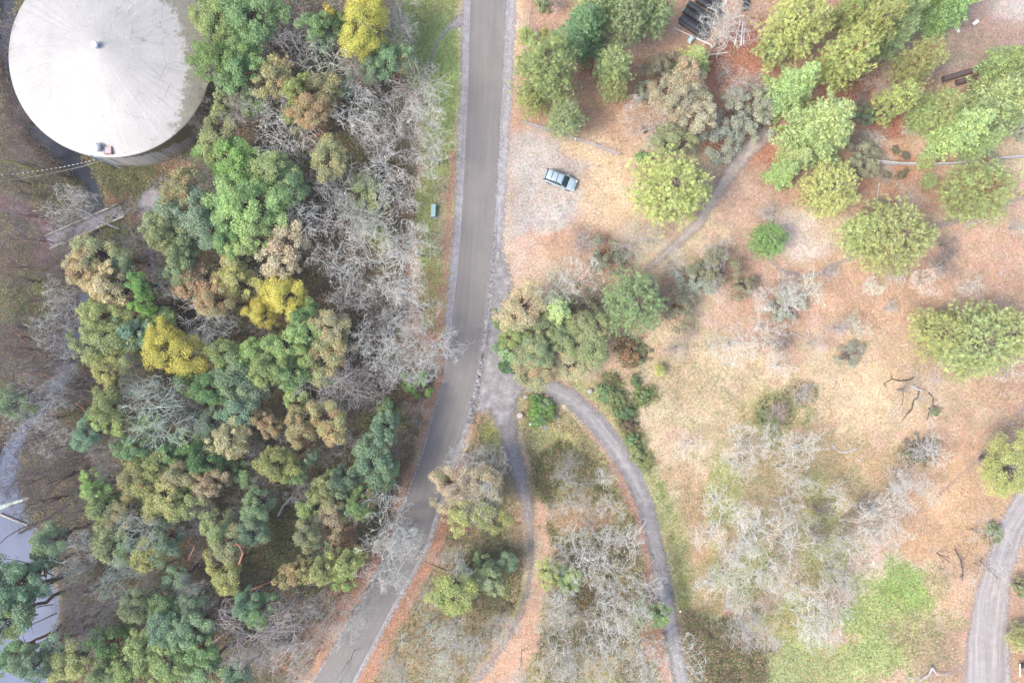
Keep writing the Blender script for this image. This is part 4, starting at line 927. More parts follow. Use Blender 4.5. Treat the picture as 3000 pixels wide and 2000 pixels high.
# photograph x, y, crown radius (pixels), kind, colour[, height in metres]
TREES = """
650 40 78 B lg|737 67 88 B g|781 16 46 B or|714 143 74 B g|647 178 78 B fd 11|705 215 60 B g|803 232 60 B or|670 303 36 B ol|640 240 30 G gr|590 370 34 G br
795 335 82 O w|860 432 84 O w|640 398 56 B ol|692 482 88 B vg|540 553 62 B or|714 602 96 B lg 13|580 628 86 B bg|490 672 60 B ol|192 612 76 O w 7|268 590 46 O w 6|27 400 56 G br|30 330 40 G gr 6
585 500 44 G pk 7|60 470 50 G gr 6|600 300 34 G br 7|745 300 40 B ol 8
1066 90 78 Y ye 14|1062 30 62 Y ye 11|975 45 22 B ye 9|937 76 48 B g|950 122 36 B bg|995 64 26 B lg|852 54 62 O gr|870 132 66 O gr|950 190 76 O pg|1164 36 72 G gr|1187 105 52 O gr|968 4 50 O gr|1057 214 56 G br
1146 178 55 B g|1097 194 46 B bg|932 277 60 B or|914 330 54 B re|878 268 42 B oy|1222 268 88 G gr|1249 332 58 G w|1030 342 78 O w|1146 330 76 O w|1101 417 60 O gr|1271 448 72 O w|1204 415 46 O gr|1124 489 80 O w|1012 529 72 O gr|1182 578 62 O w|1075 627 90 O w|977 578 60 O w|900 636 76 O w
968 470 56 B or|1057 555 50 B ol 6|812 509 66 B ol|856 542 50 B g|1008 263 30 B bg|870 355 34 B ol 8|1100 590 40 B ol 6|925 540 34 O gr
1600 215 102 P po 14|1655 350 58 P pg 9|1560 290 50 P po 9|1712 95 88 F dg 13|1757 22 80 P pg|1833 70 62 P pg 13|1908 46 70 P pg 13|1793 205 62 P pg 10|1800 258 40 P po 7|1590 10 26 K ol|1540 108 24 P py 4|1595 98 12 P py 3|1630 12 34 S dk
2118 88 78 G w 7|2164 60 72 G pk 7|2038 180 56 F fg 6|2006 200 38 F fg 5|1935 196 52 M go 4|1985 268 82 B be 9|2047 325 66 B be 8|2010 225 52 B be 9|2168 330 74 M gg 4|2105 424 66 M gg 4|2150 250 40 O gr 5|1904 357 80 O gr 6|2002 366 60 O dk 6|1968 415 62 B ol 6|1891 464 30 K g|1958 558 118 P py 10|2200 250 40 S gr|2118 210 32 S gr|1888 268 34 M gg 3
2316 90 102 P py 13|2262 150 44 P po 7|2462 185 74 P py 15|2528 112 66 P py 16|2628 36 66 P pg 15|2593 125 50 P pg 13|2512 30 58 P po 12|2470 60 40 P po 9|2670 192 60 P po 12|2608 308 44 P py 12|2557 245 48 G br 5|2515 300 30 S dk
2320 258 82 F fg 13|2395 375 122 F fg 15|2290 508 52 F fd 8|2330 470 50 F fg 8|2225 300 62 M gg 4|2215 370 50 M gg 3.5|2790 16 82 F vg 12|2740 0 40 F fd 8|2962 188 84 F fd 11|3000 235 60 F fd 12|2936 303 108 F fg 14|2735 332 70 P po 9|2690 350 36 P po 7|2803 382 92 F fg 12|2870 420 54 F fg 9|2995 320 50 F fg 11
2423 560 84 P py 9|2521 490 54 M gg 3.5|2512 405 44 S dk|2525 440 46 M go 3|2660 576 50 O gr 4|2847 567 106 P po 10|2589 700 118 P po 11|2530 690 70 P py 9|2655 700 64 P po 9|2247 705 58 P vg 7|2570 607 32 M go 2|2887 473 54 M gg 3|2985 380 36 M gg 3|2710 475 24 P py 3|2720 530 24 P pg 2.5|2968 665 26 S gr|2530 335 36 M bg 3
2622 440 13 K go|2649 457 13 K go|2637 513 15 K go|2595 513 13 K go|2655 500 9 K go|2560 405 30 S gr|2900 390 30 K dg|2240 620 34 S gr|2655 390 24 S w
834 740 70 B be|838 868 66 Y ye 12|770 915 46 Y ye 10|892 929 46 B g|972 955 52 B be|754 1034 52 B lg|785 1085 52 B lg|834 1016 62 B lg|847 1089 56 B g|892 1040 42 B lg|959 1045 62 B or|896 973 46 B lg|722 1141 62 B bg 9|940 1085 40 B ol|700 1080 40 B bg 8
1048 697 72 O w|1084 750 80 O w|995 790 76 O w|1021 866 72 O w|1093 873 60 O gr|1155 831 86 O w|1213 732 72 O w|1151 697 62 O w|1213 893 76 G w|1088 973 66 O w|1151 947 46 O w|1276 1012 72 G w|1227 973 46 G w|1146 1032 76 G w|1231 1063 60 G w|1173 1072 66 G w|1021 1125 82 G gr|950 1152 82 G gr|1057 1170 56 G br|1124 1121 66 O gr|1222 1201 42 G br 5|1222 1128 44 M vg 4
1124 1264 52 B bg|1128 1201 32 B g|968 1232 56 B or|878 1246 46 B or|789 1237 42 B re|867 1174 36 B lg|834 1272 32 O w|1165 1290 50 G br 5|1010 1290 50 G gr 6|950 1330 40 G gr 6|1060 640 50 O pg 9|1110 930 40 O gr|1100 690 40 B ol 5
290 745 62 B or|325 840 60 B be|410 830 30 B vg 12|424 888 30 B vg 11|312 1007 86 B ol|308 927 52 B oy|321 1074 50 B oy|388 971 62 B bg|513 1030 80 Y ye 12|470 990 50 Y ye 10|446 936 30 B lg|487 936 36 B lg|571 829 66 B re|535 775 50 B ol|638 884 46 B or|696 829 62 B oy|696 768 50 B or|535 697 62 B bg|482 688 50 B ol|678 708 46 B g|737 697 56 B lg|487 829 42 O pg|580 940 92 O w|647 954 52 O w
665 1038 48 B lg|692 1114 66 B bg|625 1137 50 B g|553 1119 42 B g|701 1208 52 B bg|482 1210 104 G pg 12|585 1244 46 G w|430 1160 52 G pg|321 1186 50 B ol|321 1228 46 B lg|263 1266 42 B bg|357 1132 32 B or|192 735 76 O gr|178 846 50 O w|196 962 76 G w|200 1038 60 O w|98 1163 60 O w|178 1163 56 O w|259 1141 56 O gr|67 1248 60 O w|170 1266 66 O w|321 1310 66 G gr|393 703 50 G gr|379 1074 42 G gr|27 1185 46 B bg|670 1284 60 B be|723 1254 36 O w|732 1320 32 O w|393 1312 46 B g|482 1330 46 B g|240 790 46 B be|360 760 34 B bg
90 700 50 G gr 6|40 690 50 G pk 6|100 940 46 G br 5|50 1030 56 G br 6|20 960 50 G gr 6|440 1240 44 B g 8
446 1382 90 B oy|491 1456 60 B oy|402 1405 52 B or|545 1470 60 B oy|527 1394 48 B be|286 1420 46 B lg|312 1480 56 B ol|357 1512 42 B or|625 1411 46 B be|710 1382 32 B g|603 1340 52 B dg|428 1532 66 O w 11|504 1519 36 O gr|152 1403 72 G br|205 1514 50 O gr|110 1327 60 O gr|339 1340 60 G pk|143 1586 46 B bg|138 1632 38 B bg|232 1612 62 G w|232 1672 46 G w|366 1693 60 G pg 12|330 1595 56 B ol|442 1621 56 B oy|482 1586 50 B bg|379 1586 46 B bg
750 1479 46 B bg|745 1550 46 B bg|638 1550 50 B ol|679 1586 50 B or|661 1670 52 B oy|54 1702 76 B bg 14|27 1760 70 B bg 14|22 1820 56 B lg 14|250 1813 86 G gr 11|223 1746 50 G gr|402 1773 46 B ol|491 1782 48 B g|558 1764 50 B bg|522 1693 36 B bg|500 1840 52 B bg|558 1838 60 B bg|580 1896 56 B g|415 1896 56 B lg|366 1963 62 B lg|491 1938 70 B lg|603 1960 58 B g|205 1934 62 B oy|103 1940 48 B bg|22 1931 50 B g|170 1893 40 B bg|321 1871 56 B dg|303 1974 50 B ol|759 1858 112 G pk 9|767 1782 50 B g|727 1769 42 B bg|580 1520 50 G gr 8|620 1610 46 G br 8|700 1440 46 G br 6|620 1250 50 B bg 8|540 1290 40 B g 8|665 1770 40 G br 6|250 690 60 G gr 7|150 800 60 G pk 7|60 620 50 G gr 6|30 150 40 G gr 6|20 520 50 G br 6|230 900 56 G gr 7|150 1000 60 G gr 7|60 1080 60 G gr 7|120 1230 60 O gr 7|60 1400 60 G gr 8|690 1260 46 O w|770 1330 50 G gr 7|600 1720 50 O w|470 1310 46 O w|860 1120 50 G gr 7|640 640 40 O w|770 800 36 O gr|330 1390 50 O gr|120 1480 56 G gr 7|260 1540 50 G gr 7|200 1120 60 G gr 7|130 1060 56 G br 7|230 1010 50 G gr 7|40 1150 60 G br 7|200 1340 60 G pk 8|260 1460 56 G gr 8|90 1480 50 G br 7|160 920 56 G br 6|70 880 50 G br 5|30 780 50 G br 5|100 620 44 G br 5|40 560 44 G br 5|20 260 50 G br 6|30 60 44 G br 6|520 600 40 G pk 9|620 540 40 G gr 9|400 1160 50 G pk 8|560 1170 50 G gr 8|740 1160 46 G gr 8|770 1440 50 G gr 7|600 1470 46 G pk 8|690 1520 44 G gr 8|450 1680 50 G pk 8|540 1720 46 G gr 8|330 1780 50 G gr 8|1060 1500 40 G gr 8|880 1430 46 G gr 7|340 870 40 G pk 8|470 760 40 G gr 8|610 1000 44 G gr 8|780 960 40 G pk 8|740 620 44 O gr|700 340 50 G pk 8|760 130 44 O gr|230 960 60 G gr 8|170 1050 60 G br 8|140 1150 60 G br 7|80 1200 60 G br 7|90 1290 60 G br 8|60 1000 60 G br 6|120 760 56 G br 6|200 780 50 G gr 7|60 820 50 G br 5|90 430 60 G br 6|40 330 56 G br 6|150 500 44 G br 5|50 1420 50 G gr 7
820 1355 56 B oy|870 1382 36 B g|914 1338 28 B bg|1093 1360 62 B bg|1128 1378 46 B bg|1003 1413 46 B bg|959 1418 46 B ol|981 1458 46 B or|1079 1431 42 B re|919 1489 36 B lg|1057 1472 42 B g|968 1525 46 B be|905 1561 42 B or|981 1574 28 B re|1012 1637 50 B oy|941 1659 50 B oy|870 1672 46 B or|945 1605 38 B bg|1012 1694 32 B lg|1124 1552 98 O w 11|1120 1655 88 O w 11|1169 1588 62 O pg 10|1227 1621 30 G gr 5|856 1762 76 G gr|950 1793 66 O gr|1012 1829 62 O w|847 1892 66 O w|740 1905 70 G gr|1057 1762 50 G w|892 1972 42 O w|1003 1972 32 O w|1150 1425 44 G br 5|1020 1475 40 B bg 9|700 1990 50 B bg|930 1860 40 G gr 7
1370 1450 92 B be 9|1352 1502 52 B oy|1437 1510 46 B oy|1325 1415 46 B be|1414 1411 60 B be|1361 1352 54 G w|1435 1350 50 G gr|1400 1460 60 G w 10|1340 1440 60 G pk 10.5|1308 1395 22 B vg 6|1343 1635 46 O w|1285 1632 28 O w 5|1486 1648 32 B bg 5|1425 1655 42 B g 5|1432 1702 46 B ol 7|1325 1737 66 B oy 9|1245 1766 42 O w|1249 1717 26 O w|1338 1833 60 O w|1249 1873 70 O pg|1325 1918 66 O w|1392 1918 60 O w|1151 1940 46 O w|1271 1972 50 O pg|1462 1845 50 O w|1169 1983 40 O w|1365 1680 30 B bg 4
1668 1358 36 G gr 4|1650 1398 36 G gr 4|1699 1430 36 G gr 4|1770 1398 30 S w|1623 1483 30 O w 3.5|1677 1479 32 O w 4|1793 1483 46 O w 5|1721 1492 36 G gr 4|1686 1590 60 O w 6|1757 1586 56 O w 6|1837 1595 60 O w 6|1650 1632 42 O w 6|1721 1657 60 O w 7|1793 1670 66 O w 7|1922 1653 36 O gr 5|1931 1713 38 O gr 5|1650 1746 60 O w 7|1802 1729 60 O w 7|1882 1729 56 O w 7|1632 1791 56 O w|1686 1804 50 O gr|1779 1804 66 O w|1851 1800 50 O w|1623 1853 50 O w|1757 1876 56 O w|1815 1871 60 O w|1614 1925 66 O w|1677 1961 56 O w|1784 1947 50 O w|1891 1934 66 O w|1976 1925 76 O w 9|1904 1983 46 O w|1530 1972 36 O w|1720 1930 44 O w
1601 1680 44 B oy 6|1645 1690 30 B g 5|1668 1703 36 B lg 5|1931 1796 34 B g 6|1882 1789 38 B ol 5
2114 1474 56 O w 6|2177 1514 46 O w 6|2092 1577 56 O w 5|2168 1653 66 O w 6|2137 1693 56 O pg 5|2083 1724 50 G w 4|2177 1742 50 O pg 6|2181 1849 56 G gr 6|2159 1363 52 O w 5|2130 1620 40 O gr 5|2200 1600 50 O w 6
1779 748 56 M go 4|1712 717 46 S gr 3|1851 708 60 G gr 5|1918 698 40 O w 4|1632 824 72 O pg 7|1703 815 60 O w 7|1851 887 104 P pg 11|1632 913 64 F fg 9|1529 905 66 B be 8|1471 936 32 B g 6|1712 900 56 M go 5|1735 958 60 B ol 7|1592 953 56 B ol 6|1712 1007 60 B ol 7|1565 1029 56 B ol 7|1552 1070 60 B or 7|1489 1034 36 B g 6|1494 1070 32 B dg 5|1507 976 46 B lg 7|1677 1065 60 B be 5|1641 998 42 B ol 6|1690 700 36 S br|1575 1080 50 B or 6.5
2096 784 60 M go 4|2083 735 52 O gr 4|2038 820 56 M gg 3|1989 900 66 M go 4|1967 770 40 O w 3|2177 842 42 M go 3|2101 851 36 O w 4|2016 980 30 S br|1980 1016 38 S gr|2154 1007 60 O w 5|1837 1034 46 K rb 1.8|1933 1085 18 P py 2|1770 1148 28 K g|1806 1176 30 K ol|1826 1206 24 K g|1838 1244 24 K rb|1850 1284 22 K g|1866 1330 26 K ol|1790 1160 18 K ol|1882 1159 20 K g|1864 1114 20 K g|1566 1172 26 K vg|1590 1186 26 K g|1612 1208 26 K vg|1568 1200 24 K vg|1566 1226 26 K vg|1592 1222 22 K g|2020 1302 42 O w 4|2177 1310 60 O w 5|2000 850 30 O w 3|1880 1040 30 K ol|2090 1015 40 O pg 4
2370 864 62 O pg 5|2303 900 50 M gg 2|2310 890 50 S gr|2240 962 62 O w 5|2276 1007 42 S dk 2.5|2280 1079 50 O w 4|2343 1150 34 S gr|2495 931 22 O pg 2|2526 965 28 O pg 2.5|2459 962 36 S gr|2486 1038 42 M gg 2|2553 829 36 O pg 3|2615 811 36 S gr|2718 820 46 O w 4|2754 762 58 S dk 3|2847 842 38 O w 3.5|2767 717 36 S dk|2838 1003 122 P py 10|2745 975 74 P py 8|2925 975 90 P py 9|2691 1150 100 D gr 7|2972 1074 52 O w 4|2280 1204 40 S br|2262 1215 30 K ol|2232 1222 24 K ol|2258 1297 56 O w 5|2352 1320 56 O w 5|2691 1315 40 K go|2700 1318 46 S gr|2740 1322 44 O w 3.5|2950 1362 84 Y oy 8|2737 1205 15 K ol|2420 800 30 S gr|2610 900 26 S gr|2385 1010 34 G gr 4|2240 865 40 O w 4|2300 835 40 S gr
2303 1380 50 O w 5|2365 1416 32 O w 4|2651 1389 56 G gr 4|2454 1447 42 O w 4|2640 1447 62 G w 5|2530 1479 40 S dk|2593 1510 76 O w 6|2294 1479 52 O w 5|2240 1550 86 O w 7|2338 1523 50 O w 6|2320 1612 76 O w 7|2400 1492 36 S dk 3|2387 1563 36 S dk 3|2508 1550 66 O w 6|2503 1600 56 O w 6|2588 1577 56 O gr 6|2463 1680 60 G gr 6|2477 1720 48 G gr 5|2245 1724 60 O w 6|2370 1746 60 O w 6|2356 1818 60 O w 6|2441 1804 56 O w 6|2401 1840 60 O w 6|2236 1827 66 G gr 5|2713 1447 40 O w 4|2794 1644 62 D dk 5|2896 1570 66 D gr 5|2905 1676 60 D gr 5|2990 1720 30 K ol 2|2998 1871 46 P oy 4|2280 1680 50 O w 6|2430 1610 46 O gr 6|2150 1790 50 O gr 5|2910 1565 30 K ol
"""
ZONES = [(900, 60, "left of the yellow crown up top"), (1165, 60, "between yellow crown and main road top"), (690, 110, "just right of the water tank"), (640, 380, "below right of the water tank"), (45, 400, "left of the tank, above the creek"),
 (850, 380, "in the wood right of the tank"), (930, 290, "near the orange crowns"), (1130, 340, "beside the upper grass verge"), (1120, 500, "left of the verge above teal box"), (1050, 620, "left of the teal utility box"),
 (560, 590, "by the gravel path end"), (230, 600, "over the footbridge"), (400, 720, "along the gravel footpath"), (90, 780, "on the far creek bank"), (210, 950, "over the middle creek"), (310, 960, "on the bank right of the creek"),
 (820, 720, "above the round yellow crown"), (680, 850, "left of the round yellow crown"), (900, 950, "below the round yellow crown"), (540, 950, "beside the lower yellow crown"), (560, 780, "between footpath and yellow crown"),
 (1100, 760, "left of the road, below teal box"), (1150, 870, "left of the middle road verge"), (1220, 1030, "overhanging the road from its left"), (1050, 1120, "left of the road at the junction"), (800, 1060, "in the central green clump"), (640, 1130, "in the middle of left wood"),
 (480, 1200, "around the pale fan-shaped tree"), (150, 1200, "over the lower creek bend"), (330, 1250, "right of the creek bend"), (700, 1280, "below the left wood's middle"), (900, 1250, "near the red crowns"), (1130, 1280, "left of the road below junction"),
 (450, 1400, "in the lower left olive clump"), (170, 1450, "above the creek pool"), (620, 1400, "in the lower middle wood"), (100, 1620, "beside the creek pool"), (330, 1600, "right of the creek pool"), (450, 1530, "under the lower olive clump"), (40, 1780, "at the pool's left edge"), (230, 1780, "below the creek pool"), (420, 1750, "in the bottom left wood"), (560, 1820, "in the bottom wood's blue-green clump"),
 (330, 1930, "along the bottom left edge"), (550, 1950, "along the bottom edge, left wood"), (100, 1920, "in the bottom left corner"), (700, 1530, "around the lower dark ivy hollow"), (750, 1820, "left of the road's lower end"), (880, 1380, "above the ivy hollow"), (1040, 1420, "in the clump left of lower road"), (950, 1560, "left of the road's lower bend"), (940, 1660, "beside the lower road, left side"), (1130, 1600, "overhanging the lower road bend"), (920, 1770, "left of the lowest road stretch"), (850, 1930, "at the road's bottom left edge"),
 (1370, 1430, "above the maroon-roofed notice stand"), (1330, 1640, "below the maroon-roofed notice stand"), (1460, 1660, "left of the narrow dirt track"), (1320, 1760, "between lower road and narrow track"), (1280, 1900, "in the bottom wedge by road"), (1400, 1910, "at the narrow track's lower end"),
 (1670, 1400, "on the island between the tracks"), (1700, 1480, "midway down the track island"), (1740, 1590, "in the island thicket's top"), (1640, 1690, "beside the narrow track"), (1790, 1690, "in the island thicket's middle"), (1920, 1700, "overhanging the curved drive"), (1660, 1800, "in the thicket's lower left"), (1800, 1800, "in the thicket's lower middle"), (1640, 1930, "in the thicket's bottom left"), (1790, 1920, "in the thicket's bottom middle"), (1930, 1920, "at the curved drive's lower end"),
 (1590, 200, "right of the main road top"), (1720, 60, "between road and pipe stack"), (1900, 60, "left of the black pipe stack"), (2130, 80, "beside the black pipe stack"), (1800, 220, "left of the leaf-strewn clearing"), (2030, 190, "below the pipe stack"), (1990, 280, "above the big round pine"), (1930, 390, "at the leaf-strewn clearing's right"), (1950, 500, "right of the parked car"), (2190, 320, "in the shrubs below pipe stack"),
 (2320, 100, "in the upper right pines"), (2490, 130, "left of the bare dirt yard"), (2620, 120, "at the dirt yard's left edge"), (2580, 280, "below the dirt yard's left edge"), (2370, 330, "left end of the rail fence"), (2310, 500, "below the large bright fir"), (2800, 20, "above the dirt yard"), (2950, 240, "beside the old rusty pipes"), (2760, 340, "below the old rusty pipes"), (2520, 440, "at the rail fence's left end"), (2630, 460, "just above the rail fence"), (2650, 510, "just below the rail fence"), (2900, 460, "over the rail fence's right part"),
 (2430, 560, "above the dirt loop trail"), (2640, 590, "between rail fence and loop trail"), (2850, 570, "on the far right slope"), (2580, 690, "inside the dirt loop trail's top"), (2250, 680, "where the two trails part"), (1760, 730, "below the parking clearing"), (1650, 820, "right of the gravel apron"), (1560, 900, "in the clump by the apron"), (1700, 940, "behind the clump by apron"), (1550, 1040, "at the curved drive's start"), (1660, 1040, "above the curved drive's start"), (1850, 880, "below the dirt trail's end"), (2060, 780, "right of the dirt trail"), (2000, 920, "right of the lone round pine"), (2150, 860, "below the trail fork"), (1990, 1000, "upper left of the open slope"), (1840, 1050, "above the curved drive"), (1830, 1200, "along the curved drive's outer side"), (1585, 1200, "at the tip of the island"),
 (2330, 870, "below the loop trail"), (2250, 990, "on the open slope, upper part"), (2480, 980, "in the middle of open slope"), (2600, 830, "below the loop trail's right part"), (2760, 760, "at the slope's upper right"), (2860, 980, "at the right edge of slope"), (2700, 1140, "near the fallen grey trunk"), (2290, 1200, "in the open slope's middle left"), (2060, 1310, "left part of open slope"), (2300, 1320, "lower left of open slope"), (2710, 1330, "left of the faint trail"), (2960, 1360, "at the right edge, mid height"),
 (2150, 1480, "right of the curved drive's verge"), (2240, 1560, "upper left of lower thicket"), (2340, 1400, "top of the lower right thicket"), (2400, 1530, "amid the lower right thicket"), (2510, 1570, "middle of lower right thicket"), (2620, 1440, "below left of faint trail"), (2610, 1560, "lower thicket's right side"), (2140, 1680, "left side of lower right thicket"), (2320, 1650, "lower right thicket's centre"), (2460, 1700, "left of the green meadow top"), (2400, 1810, "left of the green meadow"), (2200, 1820, "above the bottom bramble patch"), (2870, 1620, "left of the right dirt road"), (2985, 1800, "right of the right dirt road")]

rows = []
for ln in TREES.strip().splitlines():
    for e in ln.split('|'):
        t = e.split()
        if len(t) >= 5: rows.append((float(t[0]), float(t[1]), float(t[2]), t[3], t[4], float(t[5]) if len(t) > 5 else None))

# the same place and colour is told apart by rank
def zone_of(x, y): return min(range(len(ZONES)), key=lambda i: (ZONES[i][0] - x) ** 2 + (ZONES[i][1] - y) ** 2)
def words(r):
    x, y, rad, k, c, h = r
    big, small = (92, 40) if k in "BYPFOGD" else (50, 22)
    sz = "large " if rad >= big else ("small " if rad < small else "")
    col = FC[c][2] if k in "BYPFMK" else BC[c][1]
    return f"{sz}{col} {KIND[k][2]} {ZONES[zone_of(x, y)][2]}"
byw = {}
for i, r in enumerate(rows): byw.setdefault(words(r), []).append(i)
ORD = ["", "second from ", "third from ", "fourth from ", "fifth from ", "sixth from "]
labels = {}
for w, ids in byw.items():
    if len(ids) == 1: labels[ids[0]] = w; continue
    xs = [rows[i][0] for i in ids]; ys = [rows[i][1] for i in ids]
    ax = 0 if (max(xs) - min(xs)) >= (max(ys) - min(ys)) else 1
    ids = sorted(ids, key=lambda i: rows[i][ax])
    for n, i in enumerate(ids):
        a, b = (("left", "leftmost") if ax == 0 else ("top", "topmost")); c, d = (("right", "rightmost") if ax == 0 else ("bottom", "lowest"))
        if n == 0: rk = b
        elif n == len(ids) - 1: rk = d
        elif n <= len(ids) // 2: rk = ORD[n] + a
        else: rk = ORD[len(ids) - 1 - n] + c
        labels[i] = w + ", " + rk

used = {}
trs = np.random.RandomState(4242)
for i, (px, py, rad, k, c, h) in enumerate(rows):
    key = k
    if k == 'B': key = 'BS' if rad < 41 else ('BL' if rad > 72 else 'B')
    if k == 'P': key = 'PS' if rad < 45 else ('PL' if rad > 90 else 'P')
    pool = PROTO[key]; _, R, Hp, (crown, trunk) = pool[trs.randint(len(pool))]
    if h is None:
        h = HT[k] * trs.uniform(0.88, 1.12)
        if k == 'B' and rad < 41: h *= 0.8
    zc = h * {'B': .72, 'Y': .64, 'P': .50, 'F': .42, 'O': .78, 'G': .78, 'D': .75}.get(k, .6)
    w = P(px, py, zc); bx = 1500 + w[0] / S; by = 1000 - w[1] / S
    z0 = float(gz(bx, by))
    if cx_fn(np.array([bx]), np.array([by]))[0] < 2: z0 = -1.3
    s = rad * S * (H - zc) / H / R * (0.94 if k in 'PF' else 1.13 if k == 'B' and px < 1450 else 1.05)
    name, cat, _, group = KIND[k]
    root = empty(name, (w[0], w[1], z0 - 0.05), trs.uniform(0, 6.28))
    root.scale = (s * trs.uniform(.93, 1.07), s * trs.uniform(.93, 1.07), h / Hp)
    tag(root, labels[i], cat, group)
    if k in "OGSD":
        col = np.array(BC[c][0]) * trs.uniform(0.85, 1.1)
        if px < 285 and py > 120 and c in ('gr', 'br', 'pk'): col = col * np.array([0.60, 0.54, 0.56])    # darker, purplish bark down by the creek
        o2 = link(bpy.data.objects.new("branches", crown), root); o2.color = (*np.clip(col, 0, .88), 1)
        o1 = link(bpy.data.objects.new("trunk", trunk), root); o1.color = (*np.clip(col * (.78 if k in 'OG' else .85 if k != 'D' else 0.5), 0, .88), 1)
    else:
        base, acc, _ = FC[c]
        v = trs.uniform(0.88, 1.14); b_ = np.array(base) * 1.68 + 0.035; b_ = b_ * 0.84 + b_.mean() * 0.16; col = b_ * v * np.array([trs.uniform(.93, 1.08), 1, trs.uniform(.9, 1.1)])
        o2 = link(bpy.data.objects.new("crown", crown), root); o2.color = (*col, float(np.clip(acc * trs.uniform(.7, 1.3), 0, 1)))
        o1 = link(bpy.data.objects.new("trunk", trunk), root); o1.color = (*(np.array(BARKC[trs.randint(3)]) * (1.3 if k in "PM" else 1)), 1)

# ------------------------------------------------------------------ the water tank
def concrete_roof_mat():
    m, nt, out = mat_new("roof_concrete")
    tc = N(nt, "ShaderNodeTexCoord"); V = tc.outputs["Object"]
    base = ramp(nt, noise(nt, V, 0.35, 5, 0.6), [(0.3, (0.37, 0.36, 0.35)), (0.7, (0.45, 0.44, 0.425))])
    base = mixc(nt, 1.0, base, ramp(nt, noise(nt, V, 4.0, 4, 0.7), [(0.3, 0.86), (0.7, 1.08)]), 'MULTIPLY')
    sa = N(nt, "ShaderNodeSeparateXYZ"); nt.links.new(V, sa.inputs[0])
    an = math_(nt, 'ARCTAN2', sa.outputs[1], sa.outputs[0]); ca_ = N(nt, "ShaderNodeCombineXYZ"); nt.links.new(math_(nt, 'MULTIPLY', an, 22.0), ca_.inputs[0])
    base = mixc(nt, 1.0, base, ramp(nt, noise(nt, ca_.outputs[0], 1.0, 3, 0.6), [(0.35, (0.90, 0.89, 0.87)), (0.65, (1.06, 1.055, 1.04))]), 'MULTIPLY')
    # cracks
    wv = N(nt, "ShaderNodeTexNoise", i_Scale=0.9, i_Detail=3.0); nt.links.new(V, wv.inputs["Vector"])
    vm = N(nt, "ShaderNodeVectorMath", operation='MULTIPLY_ADD'); nt.links.new(wv.outputs["Color"], vm.inputs[0]); vm.inputs[1].default_value = (1.1, 1.1, 1.1); nt.links.new(V, vm.inputs[2])
    vo = N(nt, "ShaderNodeTexVoronoi", i_Scale=0.36, feature='DISTANCE_TO_EDGE'); nt.links.new(vm.outputs[0], vo.inputs["Vector"])
    sx = N(nt, "ShaderNodeSeparateXYZ"); nt.links.new(V, sx.inputs[0])
    east = ramp(nt, math_(nt, 'MULTIPLY_ADD', math_(nt, 'ADD', sx.outputs[0], math_(nt, 'MULTIPLY', sx.outputs[1], 0.35)), 0.036, 0.5), [(0.35, 0.3), (0.8, 1.0)])
    cr = math_(nt, 'MULTIPLY', ramp(nt, vo.outputs["Distance"], [(0.0, 0.75), (0.018, 0.0)]), ramp(nt, noise(nt, V, 0.45, 3), [(0.42, 0.0), (0.56, 1.0)]))
    base = mixc(nt, math_(nt, 'MULTIPLY', cr, east), base, (0.17, 0.14, 0.11))
    # moss and grime gathering along the east rim
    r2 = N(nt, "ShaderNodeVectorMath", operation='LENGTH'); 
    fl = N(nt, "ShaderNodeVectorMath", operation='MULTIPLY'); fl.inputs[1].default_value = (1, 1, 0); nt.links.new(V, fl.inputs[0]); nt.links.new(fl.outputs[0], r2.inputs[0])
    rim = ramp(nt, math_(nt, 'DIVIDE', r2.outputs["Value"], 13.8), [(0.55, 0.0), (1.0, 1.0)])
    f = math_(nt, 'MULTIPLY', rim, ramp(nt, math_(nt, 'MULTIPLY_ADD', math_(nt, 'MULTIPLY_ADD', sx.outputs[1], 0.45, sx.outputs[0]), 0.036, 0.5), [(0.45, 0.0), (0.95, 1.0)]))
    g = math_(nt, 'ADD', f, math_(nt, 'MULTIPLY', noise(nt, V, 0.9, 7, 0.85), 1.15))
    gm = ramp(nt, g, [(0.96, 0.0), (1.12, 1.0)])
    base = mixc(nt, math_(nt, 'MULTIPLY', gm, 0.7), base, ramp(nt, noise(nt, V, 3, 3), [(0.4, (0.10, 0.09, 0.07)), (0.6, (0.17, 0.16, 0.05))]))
    er = ramp(nt, math_(nt, 'ADD', math_(nt, 'DIVIDE', r2.outputs["Value"], 13.8), math_(nt, 'MULTIPLY', noise(nt, V, 1.2, 4, 0.7), 0.05)), [(1.012, 0.0), (1.022, 1.0)])
    base = mixc(nt, math_(nt, 'MULTIPLY', er, 0.7), base, (0.26, 0.23, 0.10))
    vd = N(nt, "ShaderNodeTexVoronoi", i_Scale=0.7); nt.links.new(V, vd.inputs["Vector"])
    base = mixc(nt, math_(nt, 'MULTIPLY', math_(nt, 'LESS_THAN', vd.outputs["Distance"], 0.07), 0.5), base, (0.25, 0.22, 0.18))
    p = N(nt, "ShaderNodeBsdfPrincipled", i_Roughness=0.5); p.inputs["Specular IOR Level"].default_value = 0.5
    nt.links.new(base, p.inputs["Base Color"]); nt.links.new(p.outputs[0], out.inputs[0])
    return m

